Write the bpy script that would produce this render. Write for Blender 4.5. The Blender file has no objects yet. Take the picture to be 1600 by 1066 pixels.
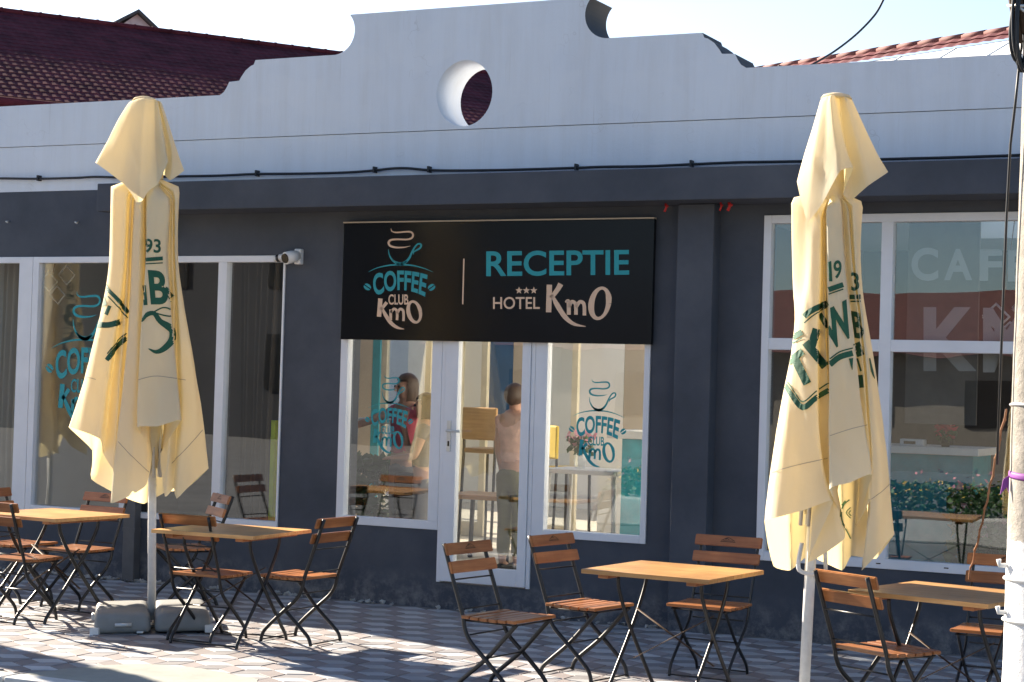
import bpy, bmesh, math, random
from mathutils import Vector, Matrix, noise as mnoise
from mathutils.bvhtree import BVHTree
random.seed(7)
R_ = math.radians
PI = math.pi
sc = bpy.context.scene
C = sc.collection

# ------------------------------------------------------------------ camera
FPX, CAM_H, CAM_D = 2900.0, 1.75, 12.813
YAW, PITCH, ROLL = R_(26.0811), R_(1.35847), R_(1.63352)
_F0 = Vector((-math.sin(YAW), math.cos(YAW), 0)); _R0 = Vector((math.cos(YAW), math.sin(YAW), 0)); _Z = Vector((0, 0, 1))
CF = math.cos(PITCH)*_F0 + math.sin(PITCH)*_Z
_U0 = math.cos(PITCH)*_Z - math.sin(PITCH)*_F0
CR = math.cos(ROLL)*_R0 + math.sin(ROLL)*_U0
CU = math.cos(ROLL)*_U0 - math.sin(ROLL)*_R0
CAMP = Vector((0, -CAM_D, CAM_H))
cd = bpy.data.cameras.new('camera'); cam = bpy.data.objects.new('camera', cd); C.objects.link(cam)
M = Matrix.Identity(4)
for i in range(3):
    M[i][0] = CR[i]; M[i][1] = CU[i]; M[i][2] = -CF[i]; M[i][3] = CAMP[i]
cam.matrix_world = M
cd.sensor_width = 36; cd.lens = FPX/1600*36; cd.clip_end = 600; cd.clip_start = .1
sc.camera = cam

def pray(px, py): return CF*FPX + CR*(px-800) - CU*(py-533)
def W(px, py, Y=0.0):
    d = pray(px, py); return CAMP + d*((Y+CAM_D)/d.y)
def G(px, py, z=0.0):
    d = pray(px, py); return CAMP + d*((z-CAM_H)/d.z)

# ------------------------------------------------------------------ materials
def newmat(name):
    m = bpy.data.materials.new(name); m.use_nodes = True
    nt = m.node_tree; b = nt.nodes['Principled BSDF']
    return m, nt, b
def node(nt, t, **kw):
    n = nt.nodes.new(t)
    for k, v in kw.items(): setattr(n, k, v)
    return n
def ramp(nt, fac, stops):
    r = node(nt, 'ShaderNodeValToRGB'); e = r.color_ramp.elements
    while len(e) < len(stops): e.new(.5)
    for el, (p, c) in zip(e, stops):
        el.position = p; el.color = (c[0], c[1], c[2], 1) if not isinstance(c, (int, float)) else (c, c, c, 1)
    nt.links.new(fac, r.inputs[0]); return r.outputs[0]
def coords(nt, scale=(1, 1, 1), kind='Object', rot=(0, 0, 0)):
    tc = node(nt, 'ShaderNodeTexCoord'); mp = node(nt, 'ShaderNodeMapping')
    mp.inputs['Scale'].default_value = scale; mp.inputs['Rotation'].default_value = rot
    nt.links.new(tc.outputs[kind], mp.inputs[0]); return mp.outputs[0]
def noise(nt, vec, scale, detail=4, rough=.6, out='Fac'):
    n = node(nt, 'ShaderNodeTexNoise'); n.inputs['Scale'].default_value = scale
    n.inputs['Detail'].default_value = detail; n.inputs['Roughness'].default_value = rough
    nt.links.new(vec, n.inputs['Vector']); return n.outputs[out]
def bump(nt, b, h, strength=.3, dist=.01):
    n = node(nt, 'ShaderNodeBump'); n.inputs['Strength'].default_value = strength; n.inputs['Distance'].default_value = dist
    nt.links.new(h, n.inputs['Height']); nt.links.new(n.outputs[0], b.inputs['Normal'])
def mixc(nt, fac, a, bb):
    m = node(nt, 'ShaderNodeMix', data_type='RGBA')
    if isinstance(fac, float): m.inputs[0].default_value = fac
    else: nt.links.new(fac, m.inputs[0])
    for i, v in ((6, a), (7, bb)):
        if isinstance(v, tuple): m.inputs[i].default_value = (*v, 1)
        else: nt.links.new(v, m.inputs[i])
    return m.outputs[2]
def simple(name, col, rough=.5, metal=0., var=.12, nscale=6., bmp=0., bscale=60., spec=.5, scale=(1, 1, 1)):
    m, nt, b = newmat(name)
    v = coords(nt, scale)
    f = noise(nt, v, nscale, 5)
    a = tuple(c*(1-var) for c in col); c2 = tuple(min(1, c*(1+var)) for c in col)
    nt.links.new(ramp(nt, f, [(.3, a), (.7, c2)]), b.inputs['Base Color'])
    b.inputs['Roughness'].default_value = rough; b.inputs['Metallic'].default_value = metal
    b.inputs['Specular IOR Level'].default_value = spec
    if bmp: bump(nt, b, noise(nt, v, bscale, 4), bmp, .004)
    return m

def m_wallpaint():
    m, nt, b = newmat('grey_wall_paint')
    v = coords(nt)
    f = noise(nt, v, 1.6, 7, .65)
    col = ramp(nt, f, [(.3, (.04, .048, .064)), (.5, (.056, .064, .083)), (.7, (.075, .083, .102))])
    # splashes near the ground and pale rubbed specks
    geo = node(nt, 'ShaderNodeNewGeometry'); sx = node(nt, 'ShaderNodeSeparateXYZ'); nt.links.new(geo.outputs['Position'], sx.inputs[0])
    mr = node(nt, 'ShaderNodeMapRange'); mr.inputs[1].default_value = 0; mr.inputs[2].default_value = .3; mr.inputs[3].default_value = 1; mr.inputs[4].default_value = 0
    nt.links.new(sx.outputs[2], mr.inputs[0])
    mul = node(nt, 'ShaderNodeMath', operation='MULTIPLY'); nt.links.new(mr.outputs[0], mul.inputs[0]); nt.links.new(ramp(nt, noise(nt, v, 7, 6, .75), [(.45, 0.), (.75, 1.)]), mul.inputs[1])
    col = mixc(nt, mul.outputs[0], col, (.3, .29, .28))
    sp = ramp(nt, noise(nt, coords(nt, (1, 1, 2)), 9, 8, .8), [(.72, 0.), (.78, .35)])
    col = mixc(nt, sp, col, (.2, .2, .2))
    nt.links.new(col, b.inputs['Base Color']); b.inputs['Roughness'].default_value = .75
    bump(nt, b, noise(nt, v, 55, 6, .7), .35, .004); return m
def m_whitewall():
    m, nt, b = newmat('white_wall_paint')
    v = coords(nt, (3, 3, .25)); v2 = coords(nt)
    st = ramp(nt, noise(nt, v, 2.2, 6, .7), [(.42, 0.), (.75, 1.)])
    big = noise(nt, v2, .8, 4)
    base = ramp(nt, big, [(.3, (.66, .705, .775)), (.7, (.72, .76, .82))])
    m1 = node(nt, 'ShaderNodeMath', operation='MULTIPLY'); nt.links.new(st, m1.inputs[0]); m1.inputs[1].default_value = .28
    col = mixc(nt, m1.outputs[0], base, (.5, .48, .45))
    fine = ramp(nt, noise(nt, coords(nt, (30, 30, .5)), 2.0, 3, .6), [(.66, 0.), (.75, .3)])
    col = mixc(nt, fine, col, (.42, .41, .4))
    wv = node(nt, 'ShaderNodeVectorMath', operation='ADD'); nt.links.new(v2, wv.inputs[0]); nz = node(nt, 'ShaderNodeTexNoise'); nz.inputs['Scale'].default_value = 5; nt.links.new(v2, nz.inputs['Vector']); nt.links.new(nz.outputs['Color'], wv.inputs[1])
    vo = node(nt, 'ShaderNodeTexVoronoi', feature='DISTANCE_TO_EDGE'); vo.inputs['Scale'].default_value = .9; nt.links.new(wv.outputs[0], vo.inputs['Vector'])
    ck = ramp(nt, vo.outputs['Distance'], [(.0, 1.), (.006, 0.)]); mk = ramp(nt, noise(nt, v2, 1.3, 3), [(.5, 0.), (.6, .25)])
    mc = node(nt, 'ShaderNodeMath', operation='MULTIPLY'); nt.links.new(ck, mc.inputs[0]); nt.links.new(mk, mc.inputs[1])
    col = mixc(nt, mc.outputs[0], col, (.3, .29, .28))
    pt = ramp(nt, noise(nt, coords(nt, (1, 1, 1.4)), 1.7, 2, .4), [(.52, 0.), (.56, .22)])
    col = mixc(nt, pt, col, (.74, .77, .81))
    nt.links.new(col, b.inputs['Base Color']); b.inputs['Roughness'].default_value = .8
    bump(nt, b, noise(nt, v2, 26, 7, .7), .4, .005); return m
def m_wood(name, c1, c2, rough=.38, stretch=(1.5, 22, 22)):
    m, nt, b = newmat(name)
    oi = node(nt, 'ShaderNodeObjectInfo')
    tc = node(nt, 'ShaderNodeTexCoord'); ad = node(nt, 'ShaderNodeVectorMath', operation='ADD')
    sc_ = node(nt, 'ShaderNodeVectorMath', operation='SCALE'); cx = node(nt, 'ShaderNodeCombineXYZ')
    for i in range(3): nt.links.new(oi.outputs['Random'], cx.inputs[i])
    nt.links.new(cx.outputs[0], sc_.inputs[0]); sc_.inputs['Scale'].default_value = 37.
    nt.links.new(tc.outputs['Object'], ad.inputs[0]); nt.links.new(sc_.outputs[0], ad.inputs[1])
    mp = node(nt, 'ShaderNodeMapping'); mp.inputs['Scale'].default_value = stretch; nt.links.new(ad.outputs[0], mp.inputs[0])
    g = noise(nt, mp.outputs[0], 2.2, 8, .65)
    g2 = noise(nt, ad.outputs[0], 3., 3)
    col = ramp(nt, g, [(.3, c1), (.55, tuple((a+d)/2 for a, d in zip(c1, c2))), (.72, c2)])
    dk = ramp(nt, g2, [(.35, (.72, .68, .66)), (.7, (1.1, 1.06, 1.))])
    mm = node(nt, 'ShaderNodeMix', data_type='RGBA', blend_type='MULTIPLY'); mm.inputs[0].default_value = 1
    nt.links.new(col, mm.inputs[6]); nt.links.new(dk, mm.inputs[7])
    nt.links.new(mm.outputs[2], b.inputs['Base Color'])
    hv = node(nt, 'ShaderNodeHueSaturation'); nt.links.new(mm.outputs[2], hv.inputs['Color'])
    rv = node(nt, 'ShaderNodeMapRange'); rv.inputs[3].default_value = .78; rv.inputs[4].default_value = 1.16; nt.links.new(oi.outputs['Random'], rv.inputs[0]); nt.links.new(rv.outputs[0], hv.inputs['Value'])
    wr = ramp(nt, noise(nt, ad.outputs[0], 16, 6, .75), [(.62, 0.), (.74, .35)])
    nt.links.new(mixc(nt, wr, hv.outputs[0], tuple(x*.45 for x in c1)), b.inputs['Base Color'])
    b.inputs['Roughness'].default_value = rough
    bump(nt, b, g, .15, .002); return m
def m_cloth():
    m, nt, b = newmat('cream_canvas')
    out = nt.nodes['Material Output']; nt.nodes.remove(b)
    v = coords(nt)
    f = noise(nt, v, 2.5, 5)
    col = ramp(nt, f, [(.3, (.72, .67, .52)), (.7, (.78, .735, .58))])
    d = node(nt, 'ShaderNodeBsdfDiffuse'); nt.links.new(col, d.inputs[0])
    t = node(nt, 'ShaderNodeBsdfTranslucent'); t.inputs[0].default_value = (1., .83, .46, 1)
    mx = node(nt, 'ShaderNodeMixShader'); mx.inputs[0].default_value = .38
    nt.links.new(d.outputs[0], mx.inputs[1]); nt.links.new(t.outputs[0], mx.inputs[2])
    bn = node(nt, 'ShaderNodeBump'); bn.inputs['Strength'].default_value = .25; bn.inputs['Distance'].default_value = .02
    nt.links.new(noise(nt, coords(nt, (1, 1, .4)), 7, 4, .55), bn.inputs['Height'])
    for s in (d, t): nt.links.new(bn.outputs[0], s.inputs['Normal'])
    nt.links.new(mx.outputs[0], out.inputs[0]); return m
def m_glass():
    m, nt, b = newmat('window_glass'); out = nt.nodes['Material Output']; nt.nodes.remove(b)
    t = node(nt, 'ShaderNodeBsdfTransparent'); t.inputs[0].default_value = (.93, .95, .95, 1)
    g = node(nt, 'ShaderNodeBsdfGlossy'); g.inputs['Roughness'].default_value = 0.; g.inputs[0].default_value = (.95, .97, 1, 1)
    lw = node(nt, 'ShaderNodeLayerWeight'); lw.inputs[0].default_value = .5
    p = node(nt, 'ShaderNodeMath', operation='POWER'); nt.links.new(lw.outputs['Facing'], p.inputs[0]); p.inputs[1].default_value = 4.
    ma = node(nt, 'ShaderNodeMath', operation='MULTIPLY_ADD'); nt.links.new(p.outputs[0], ma.inputs[0]); ma.inputs[1].default_value = .85; ma.inputs[2].default_value = .105
    mx = node(nt, 'ShaderNodeMixShader'); nt.links.new(ma.outputs[0], mx.inputs[0])
    nt.links.new(t.outputs[0], mx.inputs[1]); nt.links.new(g.outputs[0], mx.inputs[2])
    bn = node(nt, 'ShaderNodeBump'); bn.inputs['Strength'].default_value = .02; bn.inputs['Distance'].default_value = .05
    nt.links.new(noise(nt, coords(nt), 1.6, 1), bn.inputs['Height']); nt.links.new(bn.outputs[0], g.inputs['Normal'])
    nt.links.new(mx.outputs[0], out.inputs[0]); return m
def m_paver(name, c):
    m, nt, b = newmat(name)
    v = coords(nt)
    at = node(nt, 'ShaderNodeAttribute'); at.attribute_name = 'tone'
    f = noise(nt, v, 3, 6, .7); f2 = noise(nt, v, 160, 3, .7)
    col = ramp(nt, f, [(.3, tuple(x*.82 for x in c)), (.7, tuple(min(1, x*1.12) for x in c))])
    mm = node(nt, 'ShaderNodeMix', data_type='RGBA', blend_type='MULTIPLY'); mm.inputs[0].default_value = 1
    nt.links.new(col, mm.inputs[6]); nt.links.new(at.outputs['Color'], mm.inputs[7])
    st = ramp(nt, noise(nt, v, 1.1, 7, .75), [(.62, 0.), (.75, .45)])
    col = mixc(nt, st, mm.outputs[2], (.2, .185, .17))
    nt.links.new(col, b.inputs['Base Color']); b.inputs['Roughness'].default_value = .72
    bump(nt, b, f2, .4, .002); return m
def m_pole():
    m, nt, b = newmat('limewashed_concrete')
    v = coords(nt); geo = node(nt, 'ShaderNodeNewGeometry'); sx = node(nt, 'ShaderNodeSeparateXYZ'); nt.links.new(geo.outputs['Position'], sx.inputs[0])
    n1 = noise(nt, v, 14, 6, .75)
    ad = node(nt, 'ShaderNodeMath', operation='MULTIPLY_ADD'); nt.links.new(n1, ad.inputs[0]); ad.inputs[1].default_value = .05; nt.links.new(sx.outputs[2], ad.inputs[2])
    wm = node(nt, 'ShaderNodeMath', operation='LESS_THAN'); nt.links.new(ad.outputs[0], wm.inputs[0]); wm.inputs[1].default_value = 1.15
    conc = ramp(nt, noise(nt, v, 9, 8, .75), [(.3, (.2, .185, .16)), (.55, (.34, .31, .27)), (.75, (.46, .43, .39))])
    chip = ramp(nt, noise(nt, v, 22, 7, .75), [(.6, (.78, .78, .78)), (.68, (.5, .49, .47))])
    nt.links.new(mixc(nt, wm.outputs[0], conc, chip), b.inputs['Base Color'])
    b.inputs['Roughness'].default_value = .9; bump(nt, b, noise(nt, v, 28, 8, .75), .8, .012); return m

MW = m_wallpaint(); MWH = m_whitewall()
MFR = simple('white_window_plastic', (.74, .75, .78), .35, var=.05, nscale=3)
MCHW = m_wood('varnished_chair_wood', (.28, .1, .032), (.5, .225, .085), .33)
MTBW = m_wood('varnished_table_wood', (.52, .27, .095), (.76, .46, .2), .36, (1.3, 26, 26))
MBLK = simple('black_steel', (.012, .012, .013), .38, var=.3, nscale=12, spec=.5)
MCL = m_cloth(); MGL = m_glass()
MGRN = simple('dark_green_print', (.01, .085, .042), .7, var=.15)
MTEAL = simple('teal_vinyl', (.012, .3, .34), .45, var=.06)
MCREAM = simple('copper_cream_vinyl', (.74, .5, .34), .45, var=.06)
MSIGN = simple('black_sign_panel', (.003, .004, .006), .22, var=.2, spec=.28)
MALU = simple('pale_metal', (.62, .62, .6), .4, .3, var=.1)
MPOLEW = simple('white_pole_paint', (.72, .72, .7), .4, var=.1, nscale=14)
MTANK = simple('grey_plastic_tank', (.23, .23, .22), .6, var=.15, bmp=.2, bscale=40)
MPIPE = simple('dark_grey_pipe', (.085, .085, .09), .5, var=.15)
MCABLE = simple('black_cable', (.01, .011, .014), .45, var=.2)
MINT = simple('white_interior_paint', (.8, .78, .74), .8, var=.05, nscale=2)
MBEI = simple('beige_interior_paint', (.5, .42, .33), .8, var=.06, nscale=2)
MDKINT = simple('brown_interior_paint', (.075, .06, .05), .8, var=.15, nscale=2)
MFLOOR = simple('interior_floor_tile', (.58, .52, .43), .3, var=.12, nscale=3)
MCEIL = simple('ceiling_paint', (.6, .6, .58), .9, var=.04)
MTEALF = simple('teal_cloth', (.02, .27, .33), .7, var=.2, nscale=5)
MBLUE = simple('blue_panel', (.03, .1, .22), .4, var=.1)
MRED = simple('red_plastic', (.5, .02, .02), .4, var=.1)
MTILE = simple('maroon_roof_tile', (.085, .018, .026), .85, var=.45, nscale=2.2, spec=.12)
MTILE2 = simple('red_roof_tile', (.13, .03, .032), .6, var=.3, nscale=3)
MASPH = simple('asphalt', (.13, .129, .128), .9, var=.25, nscale=2, bmp=.5, bscale=120)
MCONC = simple('worn_concrete', (.27, .275, .245), .9, var=.2, nscale=2.5, bmp=.5, bscale=60)
MKERB = simple('white_kerb_paint', (.5, .5, .49), .8, var=.15, nscale=8, bmp=.4)
MPINK = simple('pink_cotton', (.7, .14, .19), .8, var=.25, nscale=9, bmp=.8, bscale=16); MPEACH = simple('peach_cotton', (.82, .5, .4), .8, var=.25, nscale=9, bmp=.8, bscale=16)
MOLIVE = simple('olive_cotton', (.16, .15, .07), .8); MGRCL = simple('grey_cotton', (.2, .19, .19), .8)
MSKIN = simple('skin', (.58, .32, .22), .5, var=.05); MHAIR = simple('dark_hair', (.02, .012, .008), .45); MHAIR2 = simple('brown_hair', (.09, .05, .03), .45)
MYEL = simple('yellow_fabric', (.75, .5, .02), .7); MLEAF = simple('leaf_green', (.035, .09, .02), .6, var=.4)
MFLW = simple('red_petal', (.6, .04, .08), .6); MFLY = simple('yellow_petal', (.75, .5, .05), .6); MFLP = simple('pink_petal', (.7, .3, .35), .6)
MSCREEN = simple('grey_letter_plastic', (.3, .29, .28), .6, var=.05)
MCAMB = simple('white_camera_plastic', (.7, .7, .7), .35); MLENS = simple('black_lens', (.01, .01, .012), .1)
MBRN = simple('brown_cord', (.25, .12, .06), .6)
MBARK = simple('bark', (.1, .07, .05), .9, var=.3, bmp=.6, bscale=20)
MRUST = simple('rusty_brace_steel', (.06, .035, .02), .6, .3, var=.4, nscale=20)
MPUR = simple('purple_ribbon', (.25, .05, .3), .6)
MSLATE = simple('slate_roof', (.06, .055, .055), .7, var=.3)
MPKW = simple('pale_gable_plaster', (.6, .5, .5), .8)

# ------------------------------------------------------------------ mesh builder
class MB:
    def __init__(s): s.bm = bmesh.new()
    def face(s, pts):
        return s.bm.faces.new([s.bm.verts.new(p) for p in pts])
    def box(s, x0, x1, y0, y1, z0, z1, bev=0.):
        if bev:
            b2 = bmesh.new(); bmesh.ops.create_cube(b2, size=1)
            for v in b2.verts: v.co = Vector(((x0+x1)/2+v.co.x*(x1-x0), (y0+y1)/2+v.co.y*(y1-y0), (z0+z1)/2+v.co.z*(z1-z0)))
            bmesh.ops.bevel(b2, geom=b2.edges[:], offset=bev, segments=2, affect='EDGES', profile=.5); s.add(b2); return
        v = [s.bm.verts.new(p) for p in ((x0,y0,z0),(x1,y0,z0),(x1,y1,z0),(x0,y1,z0),(x0,y0,z1),(x1,y0,z1),(x1,y1,z1),(x0,y1,z1))]
        for f in ((3,2,1,0),(4,5,6,7),(0,1,5,4),(1,2,6,5),(2,3,7,6),(3,0,4,7)): s.bm.faces.new([v[i] for i in f])
    def add(s, b2, mat=None):
        m = {}
        for v in b2.verts: m[v] = s.bm.verts.new(mat @ v.co if mat else v.co)
        for f in b2.faces:
            try: nf = s.bm.faces.new([m[v] for v in f.verts]); nf.smooth = f.smooth
            except ValueError: pass
        b2.free()
    def tube(s, pts, r, n=8, flat=None, cap=True):
        pts = [Vector(p) for p in pts]; rings = []
        rs = r if isinstance(r, (list, tuple)) else [r]*len(pts)
        up = Vector((0, 0, 1)); prev = None
        for i, p in enumerate(pts):
            t = (pts[min(i+1, len(pts)-1)] - pts[max(i-1, 0)]).normalized()
            if prev is None:
                a = t.cross(up)
                if a.length < 1e-3: a = t.cross(Vector((1, 0, 0)))
            else: a = prev - t*prev.dot(t)
            a.normalize(); prev = a; b = t.cross(a)
            ring = []
            for k in range(n):
                an = 2*PI*(k+.5)/n; ca, sa = math.cos(an), math.sin(an)
                if flat: o = a*ca*flat[0] + b*sa*flat[1]
                else: o = (a*ca + b*sa)*rs[i]
                ring.append(s.bm.verts.new(p+o))
            rings.append(ring)
        for i in range(len(rings)-1):
            for k in range(n):
                f = s.bm.faces.new((rings[i][k], rings[i][(k+1) % n], rings[i+1][(k+1) % n], rings[i+1][k])); f.smooth = n > 4
        if cap:
            s.bm.faces.new(rings[0][::-1]); s.bm.faces.new(rings[-1])
    def prism(s, poly, fn0, fn1):
        a = [s.bm.verts.new(fn0(*p)) for p in poly]; b = [s.bm.verts.new(fn1(*p)) for p in poly]
        s.bm.faces.new(a); s.bm.faces.new(b[::-1]); n = len(poly)
        for i in range(n): s.bm.faces.new((a[i], b[i], b[(i+1) % n], a[(i+1) % n]))
    def lathe(s, prof, cx=0, cy=0, n=24):
        rings = [[s.bm.verts.new((cx+r*math.cos(2*PI*k/n), cy+r*math.sin(2*PI*k/n), z)) for k in range(n)] for r, z in prof]
        for i in range(len(rings)-1):
            for k in range(n):
                f = s.bm.faces.new((rings[i][k], rings[i][(k+1) % n], rings[i+1][(k+1) % n], rings[i+1][k])); f.smooth = True
        s.bm.faces.new(rings[0][::-1]); s.bm.faces.new(rings[-1])
    def build(s, name, mat, parent=None, normals=True, mats=None):
        if normals: bmesh.ops.recalc_face_normals(s.bm, faces=s.bm.faces[:])
        me = bpy.data.meshes.new(name); s.bm.to_mesh(me); s.bm.free()
        o = bpy.data.objects.new(name, me); C.objects.link(o)
        for m in (mats or [mat]): me.materials.append(m)
        if parent: o.parent = parent
        return o
def tag(o, label=None, cat=None, group=None, kind=None):
    if label: o['label'] = label
    if cat: o['category'] = cat
    if group: o['group'] = group
    if kind: o['kind'] = kind
    return o
def empty(name, loc=(0, 0, 0), rz=0.):
    o = bpy.data.objects.new(name, None); C.objects.link(o); o.location = loc; o.rotation_euler = (0, 0, rz); o.empty_display_size = .1; return o
KIDS = {}
def kids(o): return [c for c in bpy.data.objects if c.parent == o]
def copy_tree(o, parent=None):
    c = o.copy(); C.objects.link(c)
    if parent: c.parent = parent
    for ch in kids(o): copy_tree(ch, c)
    return c
def smoothpts(pts, n=5):
    pts = [Vector(p) for p in pts]; out = []
    for i in range(len(pts)-1):
        p0 = pts[max(i-1, 0)]; p1 = pts[i]; p2 = pts[i+1]; p3 = pts[min(i+2, len(pts)-1)]
        for k in range(n):
            t = k/n; t2 = t*t; t3 = t2*t
            out.append(.5*((2*p1)+(-p0+p2)*t+(2*p0-5*p1+4*p2-p3)*t2+(-p0+3*p1-3*p2+p3)*t3))
    out.append(pts[-1]); return out
def ribbon2d(pts, w, n=6, taper=None):
    """2D stroke -> list of quads. w: width or list of widths."""
    P = smoothpts([(p[0], p[1], 0) for p in pts], n)
    ws = w if isinstance(w, (list, tuple)) else None
    L = len(P); l, r = [], []
    for i, p in enumerate(P):
        t = (P[min(i+1, L-1)]-P[max(i-1, 0)]); t.normalize(); nn = Vector((-t.y, t.x, 0))
        if ws:
            u = i/(L-1)*(len(ws)-1); k = min(int(u), len(ws)-2); ww = ws[k]+(ws[k+1]-ws[k])*(u-k)
        else: ww = w
        l.append(p+nn*ww/2); r.append(p-nn*ww/2)
    return [[(l[i].x, l[i].y), (l[i+1].x, l[i+1].y), (r[i+1].x, r[i+1].y), (r[i].x, r[i].y)] for i in range(L-1)]
_tc = {}
def text2d(s, bold=0., cut=0):
    """text glyph mesh normalised to 0..1 box; returns (verts, faces, aspect)"""
    key = (s, bold, cut)
    if key in _tc: return _tc[key]
    cu = bpy.data.curves.new('t', 'FONT'); cu.body = s; cu.offset = bold; cu.resolution_u = 5
    o = bpy.data.objects.new('t', cu); C.objects.link(o); bpy.context.view_layer.update()
    dg = bpy.context.evaluated_depsgraph_get(); me = bpy.data.meshes.new_from_object(o.evaluated_get(dg))
    bm = bmesh.new(); bm.from_mesh(me)
    bmesh.ops.remove_doubles(bm, verts=bm.verts[:], dist=1e-5)
    xs = [v.co.x for v in bm.verts]; ys = [v.co.y for v in bm.verts]
    x0, x1, y0, y1 = min(xs), max(xs), min(ys), max(ys)
    if cut:
        for i in range(1, cut):
            x = x0+(x1-x0)*i/cut; bmesh.ops.bisect_plane(bm, geom=bm.verts[:]+bm.edges[:]+bm.faces[:], plane_co=(x, 0, 0), plane_no=(1, 0, 0))
        for i in range(1, 10):
            y = y0+(y1-y0)*i/10; bmesh.ops.bisect_plane(bm, geom=bm.verts[:]+bm.edges[:]+bm.faces[:], plane_co=(0, y, 0), plane_no=(0, 1, 0))
    bmesh.ops.triangulate(bm, faces=bm.faces[:])
    bm.verts.index_update()
    V = [((v.co.x-x0)/(x1-x0), (v.co.y-y0)/(y1-y0)) for v in bm.verts]; Fc = [[v.index for v in f.verts] for f in bm.faces]
    bm.free(); bpy.data.meshes.remove(me); bpy.data.objects.remove(o); bpy.data.curves.remove(cu)
    _tc[key] = (V, Fc, (x1-x0)/(y1-y0)); return _tc[key]
class Flat:
    """collects flat 2D shapes, then maps them with fn((u,v))->Vector into one mesh"""
    def __init__(s): s.v = []; s.f = []
    def quad(s, pts):
        b = len(s.v); s.v += [tuple(p) for p in pts]; s.f.append(list(range(b, b+len(pts))))
    def stroke(s, pts, w, n=6):
        for q in ribbon2d(pts, w, n): s.quad(q)
    def text(s, t, box, bold=0., cut=0, warp=None, shear=0.):
        V, Fc, asp = text2d(t, bold, cut); x0, y0, x1, y1 = box; b = len(s.v)   # y down: y0 top, y1 bottom
        for u, v in V:
            p = (x0+(x1-x0)*u+shear*v, y1+(y0-y1)*v)
            s.v.append(warp(p) if warp else p)
        for f in Fc: s.f.append([b+i for i in f])
    def build(s, name, mat, fn, parent=None):
        me = bpy.data.meshes.new(name); me.from_pydata([fn(p) for p in s.v], [], s.f); me.materials.append(mat)
        o = bpy.data.objects.new(name, me); C.objects.link(o)
        if parent: o.parent = parent
        return o

# ------------------------------------------------------------------ ground
mb = MB(); mb.face([(-300, -300, -.14), (300, -300, -.14), (300, 300, -.14), (-300, 300, -.14)])
tag(mb.build('road', MASPH), kind='structure')
PV_X0, PV_X1, PV_Y0, PV_Y1 = -15.2, 2.5, -4.4, .0
mb = MB(); mb.box(PV_X0, PV_X1, PV_Y0, PV_Y1+.02, -.16, -.007)
tag(mb.build('pavement_bed', simple('joint_sand', (.16, .15, .14), .95, var=.2, nscale=5)), kind='structure')
def build_paving():
    a = .165; s3 = math.sqrt(3)
    V, Fc, mi, tone = [], [], [], []
    for j in range(int(PV_Y0/(1.5*a))-1, 2):
        for i in range(int(PV_X0/(s3*a))-1, int(PV_X1/(s3*a))+2):
            cx = (i+.5*(j % 2))*s3*a; cy = j*1.5*a
            def P(an): return Vector((cx+a*math.cos(R_(an)), cy+a*math.sin(R_(an)), 0))
            c0 = Vector((cx, cy, 0))
            for k, ans in enumerate(((30, 90, 150), (150, 210, 270), (270, 330, 390))):
                q = [c0]+[P(x) for x in ans]; ce = sum(q, Vector())/4
                if not (PV_X0 < ce.x < PV_X1 and PV_Y0+.1 < ce.y < PV_Y1-.06): continue
                dz = random.uniform(-.002, .002); tl = (random.uniform(-.003, .003), random.uniform(-.003, .003))
                b = len(V); t = random.uniform(.74, 1.14)
                for ins, z in ((.978, -.006), (.962, -.001), (.93, .0018)):
                    for p in q:
                        pp = ce+(p-ce)*ins; V.append((pp.x, pp.y, z+dz+(pp.x-ce.x)*tl[0]*3+(pp.y-ce.y)*tl[1]*3)); tone.append(t)
                for r in range(2):
                    for e in range(4):
                        Fc.append((b+r*4+e, b+r*4+(e+1) % 4, b+r*4+4+(e+1) % 4, b+r*4+4+e)); mi.append(k)
                Fc.append((b+8, b+9, b+10, b+11)); mi.append(k)
    me = bpy.data.meshes.new('paving'); me.from_pydata(V, [], Fc)
    for m in (m_paver('light_paver', (.41, .415, .425)), m_paver('pink_paver', (.24, .21, .208)), m_paver('grey_paver', (.24, .23, .238))): me.materials.append(m)
    me.polygons.foreach_set('material_index', mi)
    ca = me.color_attributes.new('tone', 'FLOAT_COLOR', 'POINT')
    ca.data.foreach_set('color', [x for t in tone for x in (t, t, t, 1)])
    o = bpy.data.objects.new('paving', me); C.objects.link(o); tag(o, kind='structure')
build_paving()
mb = MB(); pp = [(-7.2, -4.38), (-7.12, -4.05), (-6.98, -3.76), (-6.8, -3.64), (-6.55, -3.6), (-6.3, -3.66), (-6.02, -3.74), (-5.85, -4.0), (-5.8, -4.38)]
rr = []
for i, p in enumerate(pp):
    q = pp[(i+1) % len(pp)]
    for k in range(5): rr.append((p[0]+(q[0]-p[0])*k/5+random.uniform(-.012, .012), p[1]+(q[1]-p[1])*k/5+random.uniform(-.012, .012)))
mb.prism(rr, lambda x, y: (x, y, -.004), lambda x, y: (x, y, .006))
tag(mb.build('concrete_patch', MCONC), kind='structure')
mb = MB()
x = PV_X0
while x < PV_X1-.1:
    mb.box(x, x+.985, -4.55, -4.4, -.16, .012, .012); x += 1
tag(mb.build('kerb', MKERB), kind='structure')
# crumbs of mortar along the foot of the wall
mb = MB()
for i in range(150):
    x = random.uniform(-11.8, -4.9) if i > 50 else random.uniform(-10.6, -9.3); r = random.uniform(.006, .022)
    b2 = bmesh.new(); bmesh.ops.create_icosphere(b2, subdivisions=1, radius=r)
    for v in b2.verts: v.co = v.co*random.uniform(.7, 1.2)+Vector((x, -.02-abs(random.gauss(0, .035)), r*.4))
    mb.add(b2)
tag(mb.build('mortar_crumbs', simple('mortar', (.45, .44, .42), .95)), kind='stuff')

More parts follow.
